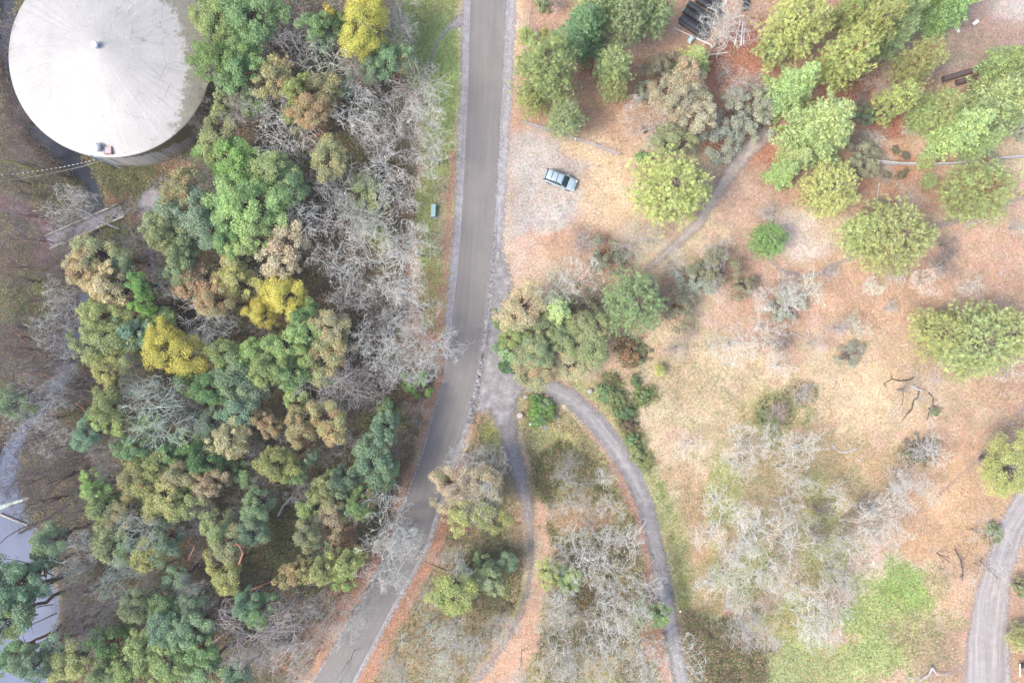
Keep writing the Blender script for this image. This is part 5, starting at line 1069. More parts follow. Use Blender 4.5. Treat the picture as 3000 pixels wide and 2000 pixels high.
def tank_wall_mat():
    m, nt, out = mat_new("wall_concrete")
    tc = N(nt, "ShaderNodeTexCoord"); V = tc.outputs["Object"]
    mp = N(nt, "ShaderNodeMapping"); mp.inputs["Scale"].default_value = (1.6, 1.6, 0.12); nt.links.new(V, mp.inputs[0])
    st = noise(nt, mp.outputs[0], 1.0, 5, 0.7)
    c = ramp(nt, st, [(0.32, (0.26, 0.25, 0.24)), (0.5, (0.46, 0.45, 0.43)), (0.68, (0.66, 0.65, 0.63))])
    sx = N(nt, "ShaderNodeSeparateXYZ"); nt.links.new(V, sx.inputs[0])
    g = math_(nt, 'ADD', math_(nt, 'MULTIPLY', sx.outputs[2], 0.10), math_(nt, 'MULTIPLY', noise(nt, V, 0.5, 5, 0.7), 0.9))
    g = math_(nt, 'ADD', g, math_(nt, 'MULTIPLY', sx.outputs[0], 0.022))
    c = mixc(nt, ramp(nt, g, [(0.98, 0.0), (1.15, 0.9)]), c, (0.16, 0.145, 0.035))
    e = ramp(nt, math_(nt, 'MULTIPLY_ADD', sx.outputs[0], 0.036, 0.5), [(0.72, 0.0), (0.92, 0.75)])  # shaded east side of the wall, painted into its colour
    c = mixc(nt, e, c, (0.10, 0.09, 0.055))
    p = N(nt, "ShaderNodeBsdfPrincipled", i_Roughness=0.85)
    nt.links.new(c, p.inputs["Base Color"]); nt.links.new(p.outputs[0], out.inputs[0]); return m

M_ROOF, M_WALLT = concrete_roof_mat(), tank_wall_mat()
M_WHITE = simple("white_paint", (0.8, 0.8, 0.8), 0.5, var=0.04)
M_STEEL = simple("pale_blue_steel", (0.45, 0.55, 0.68), 0.35, 0.6, var=0.1)
M_RUST = simple("rusty_hatch", (0.42, 0.26, 0.24), 0.7, var=0.15, scale=3)
M_HATCH = simple("hatch_lid", (0.50, 0.42, 0.43), 0.6, var=0.08)
TH = 5.9; tk = P(323, 163, TH); TR = 297 * S * (H - TH) / H
tank = tag(empty("water_tank", (tk[0], tk[1], -0.3)), "huge round concrete water tank with pale cracked conical roof, mossy on its right rim", "water tank")
TZ = TH + 0.3
V = []; n = 128
for z in (-1.8, 0, TZ * .5, TZ - 0.25):
    for k in range(n): a = 2 * math.pi * k / n; V.append((math.cos(a) * (TR - 0.12), math.sin(a) * (TR - 0.12), z))
F = [(i * n + k, i * n + (k + 1) % n, (i + 1) * n + (k + 1) % n, (i + 1) * n + k) for i in range(3) for k in range(n)]
mb = MB(); mb.add(V, F); mb.build("wall", M_WALLT, tank, smooth=True)
prof = [(TR + 0.03, TZ - 0.4), (TR + 0.08, TZ - 0.05), (TR, TZ), (TR * .985, TZ + 0.02)] + [(TR * q, TZ + 0.05 + 3.0 * (1 - q) ** 0.97) for q in (0.95, 0.85, 0.7, 0.55, 0.4, 0.25, 0.12, 0.05)]
mb = MB(); mb.lathe(prof, n=n); mb.build("roof", M_ROOF, tank, smooth=True)
mb = MB(); mb.lathe([(0.36, 0), (0.36, 0.5), (0.33, 0.6)], (0, 0, TZ + 2.85), 24); v1 = mb.build("vent", M_STEEL, tank, smooth=False, bevel=0.03)
mb = MB(); mb.lathe([(0.46, 0), (0.46, 0.07), (0.38, 0.18), (0.22, 0.26), (0.05, 0.28)], (0, 0, TZ + 3.45), 24); mb.build("cap", M_WHITE, v1, smooth=True)
vt = P(288, 434, TH + 0.6) - tk
mb = MB(); mb.lathe([(0.42, -0.4), (0.42, 0.7)], (vt[0], vt[1], TZ + 0.3), 20); v2 = mb.build("vent", M_STEEL, tank)
mb = MB(); mb.lathe([(0.62, 0), (0.62, 0.1), (0.5, 0.3), (0.25, 0.42), (0.04, 0.45)], (vt[0] - .12, vt[1], TZ + 0.95), 20); mb.build("cap", M_WHITE, v2, smooth=True)
ht = P(318, 441, TH + 0.3) - tk
mb = MB()
for dx, dy, lx, ly in ((0, .46, .98, .08), (0, -.46, .98, .08), (.46, 0, .08, .84), (-.46, 0, .08, .84)): mb.box((ht[0] + dx, ht[1] + dy, TZ + 0.30), (lx, ly, 0.5), 0)
hb = mb.build("hatch", M_RUST, tank)
mb = MB(); mb.box((ht[0], ht[1], TZ + 0.5), (0.84, 0.84, 0.05)); mb.build("hatch_lid", M_HATCH, hb)
# ladder down the south wall
la = math.atan2(P(291, 463, TH)[1] - tk[1], P(291, 463, TH)[0] - tk[0]); lr = TR + 0.28
ux, uy = math.cos(la), math.sin(la); tx, ty = -uy, ux
mb = MB()
for sgn in (-.24, .24): mb.tube([(ux * lr + tx * sgn, uy * lr + ty * sgn, 0.1), (ux * lr + tx * sgn, uy * lr + ty * sgn, TZ + 0.5)], 0.045, 6)
for z in np.arange(0.4, TZ + 0.4, 0.32): mb.tube([(ux * lr - tx * .24, uy * lr - ty * .24, z), (ux * lr + tx * .24, uy * lr + ty * .24, z)], 0.03, 5)
mb.build("ladder", M_STEEL, tank)
mb = MB(); a2 = la - 0.09
mb.tube([(math.cos(a2) * (TR + .12), math.sin(a2) * (TR + .12), z) for z in (-0.2, TZ * .5, TZ + .2)], 0.09, 8); mb.build("downpipe", M_STEEL, tank, smooth=True)

# cables from the tank's rim
M_BLACK = simple("black_rubber", (0.03, 0.03, 0.035), 0.6, var=0.1)
M_GREYW = simple("grey_wire", (0.45, 0.44, 0.43), 0.5, var=0.05)
M_CREAM = simple("cream_wrap", (0.72, 0.72, 0.66), 0.5, var=0.05)
ca, cb = P(283, 467, 4.7), P(-30, 516, 6.0)
root = tag(empty("striped_cable", ca), "black and white striped cable hanging from tank rim across the creek", "cable")
n = 46
mw, mk = MB(), MB()
for i in range(n):
    q = []
    for t in (i / n, (i + 1) / n):
        p_ = ca + (cb - ca) * t; p_[2] -= 0.9 * 4 * t * (1 - t); q.append(p_ - ca)
    (mw if i % 2 else mk).tube(q, 0.036, 6)
mk.build("cable_core", M_BLACK, root); mw.build("marker_sleeves", M_CREAM, root)
ca, cb = P(300, 470, 4.2), P(-30, 534, 5.6)
mb = MB(); pts = []
for t in np.linspace(0, 1, 20): p_ = ca + (cb - ca) * t; p_[2] -= 1.1 * 4 * t * (1 - t); pts.append(p_)
mb.tube(pts, 0.025, 6); mb.build("plain_cable", M_GREYW, label="thin plain grey cable running below the striped one from the tank", cat="cable")

# ------------------------------------------------------------------ footbridge over the creek
M_DECK = simple("weathered_deck", (0.33, 0.31, 0.33), 0.85, var=0.12, scale=2.5, bump=0.3)
M_BEAM = simple("pale_timber", (0.50, 0.46, 0.40), 0.8, var=0.12, scale=2.0, bump=0.3)
A, B = P(362, 617), P(146, 712); d = B - A; L = np.linalg.norm(d); ang = math.atan2(d[1], d[0])
fb = tag(empty("footbridge", ((A + B) / 2 + [0, 0, 0.05]), ang), "narrow grey footbridge with pale timber side beams crossing the creek", "bridge")
mb = MB()
nb = 40
for i in range(nb): mb.box((-L / 2 + (i + .5) * L / nb, 0, 0.12 + 0.004 * (i % 3)), (L / nb - 0.015, 1.75, 0.09))
mb.build("deck", M_DECK, fb)
for sg in (-1, 1):
    mb = MB(); mb.box((0, sg * 0.98, 0.34), (L, 0.24, 0.5)); mb.build("side_beam", M_BEAM, fb, bevel=0.02)
mb = MB()
for sg in (-1, 1): mb.box((0, sg * 0.6, -0.2), (L - .4, 0.25, 0.5))
mb.build("girder", M_DECK, fb)
for sx_ in (-1, 1): mb = MB(); mb.box((sx_ * (L / 2 - 0.3), 0, -0.7), (0.7, 2.4, 1.5)); mb.build("abutment", simple("abutment_concrete", (0.3, 0.29, 0.27)), fb)

# ------------------------------------------------------------------ parked car
M_PAINT, nt, out = mat_new("car_paint")
p = N(nt, "ShaderNodeBsdfPrincipled", i_Roughness=0.28, i_Metallic=0.25); p.inputs["Coat Weight"].default_value = 0.8
tc = N(nt, "ShaderNodeTexCoord")
nt.links.new(ramp(nt, noise(nt, tc.outputs["Object"], 5, 3), [(0.35, (0.40, 0.50, 0.55)), (0.65, (0.46, 0.56, 0.60))]), p.inputs["Base Color"]); nt.links.new(p.outputs[0], out.inputs[0])
M_GLASS = simple("dark_glass", (0.012, 0.05, 0.06), 0.06, var=0.1, spec=0.8)
M_TRIM = simple("dark_trim", (0.04, 0.035, 0.045), 0.5, var=0.1)
M_LAMP = simple("headlight_lens", (0.75, 0.77, 0.8), 0.1, var=0.05, spec=0.9)
M_TYRE = simple("tyre_rubber", (0.03, 0.03, 0.03), 0.8)
M_RIM = simple("alloy_rim", (0.55, 0.56, 0.58), 0.3, 0.8)
M_RED = simple("tail_lens", (0.35, 0.03, 0.03), 0.2)
cp = P(1641, 532)
car = tag(empty("parked_car", (cp[0], cp[1], float(gz(1641, 532)) + 0.0), math.radians(-21)), "silver-blue estate SUV with roof bars parked alone in the clearing", "car")
def loft(secs, mat, name, parent, smooth=True, close=True):
    """secs: list of (x, halfwidth list, z list): cross sections left-to-right over the top"""
    V = []; m = len(secs[0][1])
    for x, ys, zs in secs:
        for y, z in zip(ys, zs): V.append((x, y, z))
    F = []
    for i in range(len(secs) - 1):
        for j in range(m - 1): F.append((i * m + j, (i + 1) * m + j, (i + 1) * m + j + 1, i * m + j + 1))
    if close: F.append(tuple(range(m))); F.append(tuple((len(secs) - 1) * m + j for j in range(m))[::-1])
    mb = MB(); mb.add(V, F); return mb.build(name, mat, parent, smooth=smooth)
def sec(x, w, zb, zs, zt, crown=0.03):
    ys = [-w * .9, -w, -w, -w * .96, -w * .8, -w * .4, 0]; zz = [zb, zb + .12, zs - .12, zs, zt, zt + crown * .8, zt + crown]
    return x, ys + [-q for q in ys[-2::-1]], zz + zz[-2::-1]
body = loft([sec(-2.40, .70, .42, .62, .72), sec(-2.34, .84, .34, .82, .95), sec(-2.2, .92, .30, .92, 1.00), sec(-1.4, .95, .25, .95, 1.02), sec(0, .95, .25, .95, 1.0), sec(0.75, .95, .25, .94, .99), sec(1.0, .94, .26, .92, 1.00), sec(1.6, .92, .28, .88, .96), sec(2.1, .86, .32, .80, .86), sec(2.30, .74, .36, .68, .74), sec(2.38, .58, .42, .58, .62)], M_PAINT, "body", car)
gl = loft([sec(-2.22, .84, .97, 1.0, 1.02, 0), sec(-1.98, .82, .97, 1.25, 1.50, .02), sec(-0.5, .86, .97, 1.25, 1.56, .02), sec(0.35, .86, .97, 1.25, 1.52, .02), sec(1.12, .82, .96, .98, 1.0, .02)], M_GLASS, "windows", car)
loft([sec(-2.08, .60, 1.44, 1.46, 1.52, .02), sec(-1.98, .68, 1.48, 1.53, 1.58, .03), sec(-1.0, .71, 1.52, 1.57, 1.62, .03), sec(0.1, .70, 1.51, 1.56, 1.60, .03), sec(0.36, .66, 1.46, 1.51, 1.54, .03)], M_PAINT, "roof", car)
for x in (-1.35, -0.55):
    mb = MB(); mb.tube([(x, -.72, 1.62), (x, -.6, 1.70), (x, .6, 1.70), (x, .72, 1.62)], 0.03, 6); mb.build("roof_bar", M_TRIM, car)
for sg in (-1, 1):
    mb = MB(); mb.tube([(-1.9, sg * .68, 1.62), (-1.7, sg * .68, 1.67), (-0.2, sg * .68, 1.67), (0.05, sg * .68, 1.60)], 0.025, 6); mb.build("roof_rail", M_TRIM, car)
    mb = MB(); mb.tube([(0.35, sg * .78, 1.46), (0.75, sg * .82, 1.24), (1.12, sg * .84, 1.0)], [.05, .045, .04], 6); mb.build("windscreen_pillar", M_PAINT, car)
    mb = MB(); mb.box((2.16, sg * .68, .76), (0.34, 0.22, 0.13), -sg * 0.5); mb.build("headlight", M_LAMP, car, bevel=0.03)
    mb = MB(); mb.box((-2.33, sg * .74, .90), (0.10, 0.18, 0.3)); mb.build("tail_light", M_RED, car, bevel=0.02)
    mb = MB(); mb.box((0.80, sg * 1.04, 1.02), (0.16, 0.24, 0.14)); mb.build("wing_mirror", M_PAINT, car, bevel=0.03)
    for x in (-1.42, 1.42):
        w = MB(); yy = sg * 0.86
        w.tube([(x, yy - 0.11, .34), (x, yy + 0.11, .34)], .34, 20); wo = w.build("wheel", M_TYRE, car, smooth=False)
        w = MB(); w.tube([(x, yy + sg * .09, .34), (x, yy + sg * .125, .34)], .21, 14); w.build("rim", M_RIM, wo)
mb = MB(); mb.box((2.36, 0, .56), (0.06, 0.9, 0.2)); mb.build("grille", M_TRIM, car, bevel=0.02)
mb = MB(); mb.box((0.95, -0.25, 1.075), (0.02, 0.6, 0.015), 0.15, rx=0); mb.box((0.95, 0.35, 1.075), (0.02, 0.5, 0.015), 0.15); mb.build("wiper", M_TRIM, car)

# ------------------------------------------------------------------ teal utility box, notice stand, manhole, stones, marker
M_TEAL = simple("teal_enamel", (0.36, 0.56, 0.53), 0.45, var=0.08, scale=2, spec=0.5)
M_TEALD = simple("teal_side", (0.16, 0.33, 0.31), 0.5, var=0.1)
c = P(1269.5, 616, .8)
ub = tag(empty("utility_box", (c[0], c[1], float(gz(1269, 616)) - .02), math.radians(-2)), "long pale teal metal utility box standing on the grass verge", "utility box")
mb = MB(); mb.box((0, 0, .38), (.56, 1.7, .76)); mb.build("cabinet", M_TEALD, ub, bevel=.02)
mb = MB(); mb.box((0, 0, .80), (.64, 1.8, .08)); mb.box((0, 0, .855), (.5, 1.66, .03)); mb.build("lid", M_TEAL, ub, bevel=.02)
mb = MB(); mb.box((.29, .1, .45), (.03, .05, .18)); mb.build("latch", M_STEEL, ub)
mb = MB(); mb.box((0, 0, .0), (.9, 2.1, .1)); mb.build("plinth", M_DECK, ub)

M_MAROON = simple("maroon_roof", (0.24, 0.075, 0.12), 0.4, var=0.1, spec=0.6)
M_MAROOND = simple("maroon_board", (0.14, 0.03, 0.06), 0.5, var=0.1)
c = P(1363, 1548, 2.0)
ns = tag(empty("notice_stand", (c[0], c[1], float(gz(1363, 1548))), math.radians(31)), "small maroon gable-roofed notice stand beside the lower road", "notice stand")
for sg in (-1, 1):
    mb = MB(); mb.box((0, sg * .26, 1.96), (1.15, .58, .04), 0, rx=-sg * .42); mb.build("roof_panel", M_MAROON, ns)
    mb = MB(); mb.box((sg * .42, 0, .95), (.09, .09, 1.9)); mb.build("post", M_MAROOND, ns)
mb = MB(); mb.box((0, 0, 1.3), (.75, .06, .8)); mb.build("board", M_MAROOND, ns)
mb = MB(); mb.tube([(-.58, 0, 2.09), (.58, 0, 2.09)], .035, 6); mb.build("ridge_cap", M_MAROOND, ns)

M_IRON = simple("grey_iron", (0.30, 0.35, 0.37), 0.6, 0.2, var=0.1, scale=8)
c = P(1594, 1253)
mh = tag(empty("manhole", (c[0], c[1], float(gz(1594, 1253)) + .02)), "round blue-grey manhole cover in the island's short grass", "manhole")
mb = MB(); mb.lathe([(.34, 0), (.34, .05), (.29, .05), (.29, .03)], n=28); mb.build("ring", simple("pale_concrete_ring", (.45, .45, .44)), mh)
mb = MB(); mb.lathe([(.285, .02), (.285, .045), (.08, .05), (.07, .065), (.01, .065)], n=28); mb.build("cover", M_IRON, mh)

M_STONE = simple("pale_boulder", (0.46, 0.44, 0.41), 0.9, var=0.12, scale=3, bump=0.5)
M_STONEL = simple("buff_stone", (0.55, 0.46, 0.40), 0.9, var=0.1, scale=3, bump=0.4)
def boulder(px, py, r, h, label, mat=None, seed=0, name="boulder", sx=1.0):
    rs = np.random.RandomState(seed); c = P(px, py); mb = MB()
    prof = [(r * .75, -.1), (r * .98, h * .2), (r, h * .5), (r * .82, h * .85), (r * .45, h * 1.0), (r * .08, h * 1.03)]
    mb.lathe(prof, n=12, jit=.07, seed=seed); o = mb.build(name, mat or M_STONE, smooth=False, bevel=0.03, label=label, cat="boulder", group="pale stones at the junction")
    o.location = (c[0], c[1], float(gz(px, py)) - .02); o.rotation_euler = (rs.uniform(-.15, .15), rs.uniform(-.15, .15), rs.uniform(0, 6)); o.scale = (sx, 1, 1); return o
boulder(1728, 1145, .42, .45, "pale angular boulder in red leaves at the curved drive's outer edge", seed=1)
boulder(1631, 1222, .36, .35, "pale elongated boulder at the right corner of the ivy bed", seed=2, sx=1.4)
boulder(1541, 1162, .34, .4, "mossy grey boulder at the ivy bed's upper left corner", seed=3)
boulder(1562, 1200, .2, .9, "upright pale stone in the middle of the ivy bed", seed=4)
boulder(1582, 1186, .3, .7, "greyish boulder sunk in the ivy bed's centre", seed=5)
boulder(1564, 1157, .18, .35, "small white stone at the top edge of the ivy bed", M_WHITE, 6)
boulder(1546, 1214, .13, .3, "small pale stone at the left edge of the ivy bed", seed=7)
boulder(1560, 1168, .2, .6, "rounded grey stone near the top of the ivy bed", seed=8)
c = P(1523, 1216); st = tag(empty("stone_seat", (c[0], c[1], float(gz(1523, 1216)) - .02)), "round buff stone pillar on the grass strip left of ivy bed", "stone")
mb = MB(); mb.lathe([(.36, 0), (.36, .55), (.34, .58)], n=24); mb.build("drum", M_STONEL, st)
mb = MB(); mb.lathe([(.42, .56), (.42, .66), (.38, .70), (.1, .72)], n=24); mb.build("cap_stone", M_STONEL, st, bevel=.01)
c = P(1554, 1241, .8); mk = tag(empty("marker_post", (c[0], c[1], float(gz(1554, 1241))), .2), "short white marker box on the grass below the ivy bed", "marker post")
mb = MB(); mb.box((0, 0, .3), (.16, .16, .6)); mb.build("post", M_WHITE, mk)
mb = MB(); mb.box((0, 0, .68), (.32, .42, .18)); mb.build("box", M_WHITE, mk, bevel=.02)
c = P(1993, 1790, .6); mk = tag(empty("marker_post", (c[0], c[1], float(gz(1993, 1790))), .1), "small white-topped marker post at the curved drive's right edge", "marker post")
mb = MB(); mb.box((0, 0, .3), (.12, .12, .6)); mb.build("post", M_BEAM, mk)
mb = MB(); mb.box((0, 0, .62), (.24, .24, .06)); mb.build("cap", M_WHITE, mk, bevel=.01)

# ------------------------------------------------------------------ corrugated pipes
M_PIPE = simple("black_plastic", (0.05, 0.055, 0.065), 0.38, var=0.1, spec=0.6)
M_GREEN = simple("green_band", (0.35, 0.62, 0.34), 0.5, var=0.05)
def cpipe(x0, y0, x1, y1, r, label, z=None, bands=(True, True)):
    z = r if z is None else z
    A = P(x0, y0, z + r); B = P(x1, y1, z + r); L = np.linalg.norm((B - A)[:2]); a = math.atan2(B[1] - A[1], B[0] - A[0])
    o = tag(empty("corrugated_pipe", ((A[0] + B[0]) / 2, (A[1] + B[1]) / 2, z), a), label, "pipe", "black corrugated pipes in the stack")
    n = 18; per = 0.32; m = int(L / per); V = []; F = []
    xs = []; rr = []
    for i in range(m):
        for f, q in ((0.0, 1.0), (0.42, 1.0), (0.52, 0.84), (0.90, 0.84)): xs.append(-L / 2 + (i + f) * per); rr.append(r * q)
    for x, q in zip(xs, rr):
        for k in range(n): t = 2 * math.pi * k / n; V.append((x, q * math.cos(t), q * math.sin(t)))
    for i in range(len(xs) - 1):
        for k in range(n): F.append((i * n + k, i * n + (k + 1) % n, (i + 1) * n + (k + 1) % n, (i + 1) * n + k))
    mb = MB(); mb.add(V, F); mb.build("barrel", M_PIPE, o)
    mb = MB()
    for sx_ in (-1, 1): mb.tube([(sx_ * (L / 2 - .25), 0, 0), (sx_ * (L / 2 - .24), 0, 0)], r * .88, 18)
    mb.build("inner_wall", M_TRIM, o)
    for e, sx_ in zip(bands, (-1, 1)):
        if e: mb = MB(); mb.tube([(sx_ * (L / 2 - .02), 0, 0), (sx_ * (L / 2 - .1), 0, 0)], r * 1.03, 18, cap=False); mb.build("end_band", M_GREEN, o)
    return o
q = lambda zx, zy: (1960 + zx / 7.127, zy / 7.127)
cpipe(*q(240, 410), *q(790, 790), .42, "lowest black corrugated pipe of the stack, nearest the white pole", bands=(False, False))
cpipe(*q(255, 320), *q(860, 730), .50, "second black corrugated pipe up from the long white pole", z=.62, bands=(False, False))
cpipe(*q(325, 160), *q(930, 575), .50, "third black corrugated pipe with green left end band", z=.55, bands=(True, False))
cpipe(*q(420, 35), *q(1080, 480), .50, "fourth black corrugated pipe in the middle of the stack", z=.55, bands=(False, False))
cpipe(*q(600, -60), *q(1210, 325), .50, "fifth black corrugated pipe with green right end band", z=.55, bands=(False, True))
cpipe(*q(730, -150), *q(1120, 75), .50, "topmost black corrugated pipe, cut by the photo's top edge", z=.55, bands=(False, True))
cpipe(*q(1640, -60), *q(1610, 190), .55, "short black corrugated pipe standing apart right of the stack", z=.55, bands=(False, False))
def pole(x0, y0, x1, y1, r0, r1, label, mat=M_WHITE, name="white_pole", cat="pole", z=.1, group="white poles lying near the pipe stack", n=8):
    A, B = P(x0, y0), P(x1, y1); A[2] = float(gz(x0, y0)) + z; B[2] = float(gz(x1, y1)) + z
    mb = MB(); mb.tube([A, (A + B) / 2, B], [r0, (r0 + r1) / 2, r1], n); return mb.build(name, mat, label=label, cat=cat, group=group, smooth=False)
pole(*q(100, 595), *q(885, 960), .06, .11, "long tapered white pole lying below the pipe stack")
pole(*q(1475, 470), *q(1360, 955), .07, .07, "left slanting white pole of three under the bare tree")
pole(*q(1530, 480), *q(1490, 970), .10, .10, "thickest middle white pole of three under the bare tree")
pole(*q(1562, 600), *q(1550, 930), .06, .06, "shortest right white pole of three under the bare tree")
pole(*q(395, 1228), *q(1215, 1105), .09, .09, "white pole passing under the bright green fir bush")
pole(*q(1230, -40), *q(1108, 165), .16, .16, "thick bluish white pole at the upper end of pipe stack", z=.16)
M_PLANK = simple("grey_plank", (0.45, 0.42, 0.42), 0.8)
for (a, b, lb) in (((180, 515), (400, 650), "grey plank lying between the white pole and the pipe stack"), ((230, 520), (410, 630), "thin grey plank closest to the lowest black pipe"), ((60, 610), (190, 740), "grey plank lying left of the long white pole")):
    A, B = P(*q(*a)), P(*q(*b)); d = B - A; mb = MB(); mb.box((0, 0, 0), (np.linalg.norm(d), .2, .05)); o = mb.build("plank", M_PLANK, label=lb, cat="plank", group="grey planks by the pipe stack", bevel=.005)
    o.location = ((A + B) / 2 + [0, 0, float(gz(*q(*a))) + .08]); o.rotation_euler = (0, 0, math.atan2(d[1], d[0]))
M_CYAN = simple("pale_cyan_plastic", (0.52, 0.68, 0.70), 0.4, var=0.06)
A, B = P(*q(470, 820)), P(*q(405, 905)); dr_ = tag(empty("drum", ((A + B) / 2 + [0, 0, .38 + float(gz(2021, 122))]), math.atan2(*(B - A)[[1, 0]])), "pale blue open drum lying on red leaves below the white pole", "drum")
mb = MB(); mb.tube([(-.42, 0, 0), (-.4, 0, 0), (.4, 0, 0), (.42, 0, 0)], [.34, .36, .36, .36], 20, cap=False); mb.build("shell", M_CYAN, dr_)
mb = MB(); mb.tube([(.36, 0, 0), (.35, 0, 0)], .34, 20); mb.tube([(-.41, 0, 0), (-.4, 0, 0)], .35, 20); mb.build("end_cap", M_WHITE, dr_)

M_OLD = simple("rusty_old_steel", (0.12, 0.11, 0.12), 0.7, 0.1, var=0.2, scale=1.6, col2=(0.16, 0.09, 0.075))
def opipe(x0, y0, x1, y1, r, label):
    A = P(x0, y0); B = P(x1, y1); L = np.linalg.norm(B - A); a = math.atan2(B[1] - A[1], B[0] - A[0]); z = float(gz((x0 + x1) / 2, (y0 + y1) / 2))
    o = tag(empty("old_pipe", ((A[0] + B[0]) / 2, (A[1] + B[1]) / 2, z + r), a), label, "pipe", "old rusty culvert pipes")
    mb = MB(); mb.tube([(-L / 2, 0, 0), (L / 2, 0, 0)], r, 20, cap=False); mb.tube([(-L / 2, 0, 0), (L / 2, 0, 0)], r * .9, 20, cap=False); mb.build("barrel", M_OLD, o, smooth=True)
    for x in np.arange(-L / 2 + .05, L / 2, 1.25): mb = MB(); mb.tube([(x - .06, 0, 0), (x + .06, 0, 0)], r * 1.05, 20, cap=False); mb.build("hoop", M_OLD, o)
opipe(2755, 238, 2905, 192, .40, "uppermost rusty dark pipe, longest of three by the dirt yard")
opipe(2795, 247, 2920, 214, .38, "middle rusty dark pipe of three, half under the fir")
opipe(2835, 262, 2930, 234, .38, "lowest rusty dark pipe of three, mostly under the fir")

# white litter on the dirt yard
c = P(2854, 70); bk = tag(empty("bucket", (c[0], c[1], float(gz(2854, 70)) + .22), math.radians(40)), "white bucket lying on its side on the dirt yard", "bucket")
mb = MB(); mb.tube([(-.45, 0, 0), (-.42, 0, 0), (.2, 0, 0), (.4, 0, 0)], [.18, .21, .27, .30], 18, cap=False); mb.tube([(.3, 0, 0), (.29, 0, 0)], .26, 18); mb.build("shell", M_WHITE, bk, smooth=True)
mb = MB(); mb.tube([(.4, .3 * math.cos(t), .3 * math.sin(t)) for t in np.linspace(0, 6.28, 20)], .02, 5, cap=False); mb.build("rim", simple("pale_grey_rim", (.5, .52, .54)), bk)
rs = np.random.RandomState(5); mb = MB(); mb.lathe([(.2, 0), (.34, .06), (.33, .16), (.2, .26), (.05, .27)], n=12, jit=.14, seed=3)
o = mb.build("plastic_sack", M_WHITE, smooth=True, label="crumpled white sack on the dirt yard, left of the bucket", cat="sack"); c = P(2803, 89); o.location = (c[0], c[1], float(gz(2803, 89))); o.rotation_euler = (0, 0, -1.0); o.scale = (1.5, .75, 1)

# ------------------------------------------------------------------ fences
M_RAIL = simple("weathered_rail", (0.58, 0.57, 0.57), 0.85, var=0.12, scale=3)
def fence(name, label, pts, h, rails, rr, mat, postr, gap=2.4, wire=False, post_mat=None, cat="fence", group=None, railbox=None):
    c0 = P(*pts[0]); root = tag(empty(name, (c0[0], c0[1], 0)), label, cat, group)
    W = []
    for a, b in zip(pts[:-1], pts[1:]):
        A, B = P(*a), P(*b); L = np.linalg.norm(B - A); n = max(1, round(L / gap))
        for i in range(n): t = i / n; W.append((a[0] + (b[0] - a[0]) * t, a[1] + (b[1] - a[1]) * t))
    W.append(pts[-1]); G = []
    for x, y in W: w = P(x, y); G.append(np.array([w[0] - c0[0], w[1] - c0[1], float(gz(x, y))]))
    for g in G:
        mb = MB()
        if railbox: mb.box(g + [0, 0, h / 2 - .15], (postr * 2, postr * 2, h + .3)); 
        else: mb.tube([g + [0, 0, -.2], g + [0, 0, h]], postr, 8)
        mb.build("post", post_mat or mat, root)
    for z, r in zip(rails, rr):
        mb = MB()
        for a, b in zip(G[:-1], G[1:]):
            if railbox:
                d = b - a; mb.box((a + b) / 2 + [0, 0, z], (np.linalg.norm(d) + .05, railbox[0], railbox[1]), math.atan2(d[1], d[0]))
            else: mb.tube([a + [0, 0, z], b + [0, 0, z]], r, 5)
        mb.build("rail" if r > .02 else "wire", mat, root)
    if wire:
        mb = MB()
        for a, b in zip(G[:-1], G[1:]):
            for t in np.arange(0, 1, .12 / np.linalg.norm(b - a) * 1.6):
                p_ = a + (b - a) * t; mb.tube([p_ + [0, 0, .05], p_ + [0, 0, h - .05]], .012, 3, cap=False)
        o = mb.build("mesh", mat, root)
    return root
fence("rail_fence", "long weathered grey rail fence running across the upper right slope", [(2520, 470), (2560, 478), (2620, 484), (2700, 486), (2780, 484), (2840, 478), (2900, 470), (2990, 461), (3060, 454)], 1.35, (.3, .6, .9, 1.2), (.05,) * 4, M_RAIL, .08, railbox=(.14, .15))
M_GALV = simple("galvanised", (0.62, 0.62, 0.66), 0.4, 0.4, var=0.08)
fence("wire_fence", "low galvanised mesh fence between the parked car and leafy clearing", [(1529, 362), (1608, 386), (1680, 409), (1745, 431), (1810, 457)], 1.1, (1.1, .55, .08), (.055, .025, .03), M_GALV, .05, gap=2.8, wire=True)
fence("wire_fence", "thin straight wire fence beside the road's top, left of pines", [(1556, -60), (1551, 40), (1543, 120), (1536, 175), (1530, 215)], 1.1, (1.05, .6, .25), (.04, .012, .012), M_GALV, .035, gap=2.8)
c = P(1685, 410); mb = MB(); mb.lathe([(.14, 0), (.15, .7), (.12, .78), (.03, .8)], n=14); o = mb.build("post_bucket", M_WHITE, smooth=True, label="short white bollard against the mesh fence's middle post", cat="bollard"); o.location = (c[0], c[1], float(gz(1685, 410)))

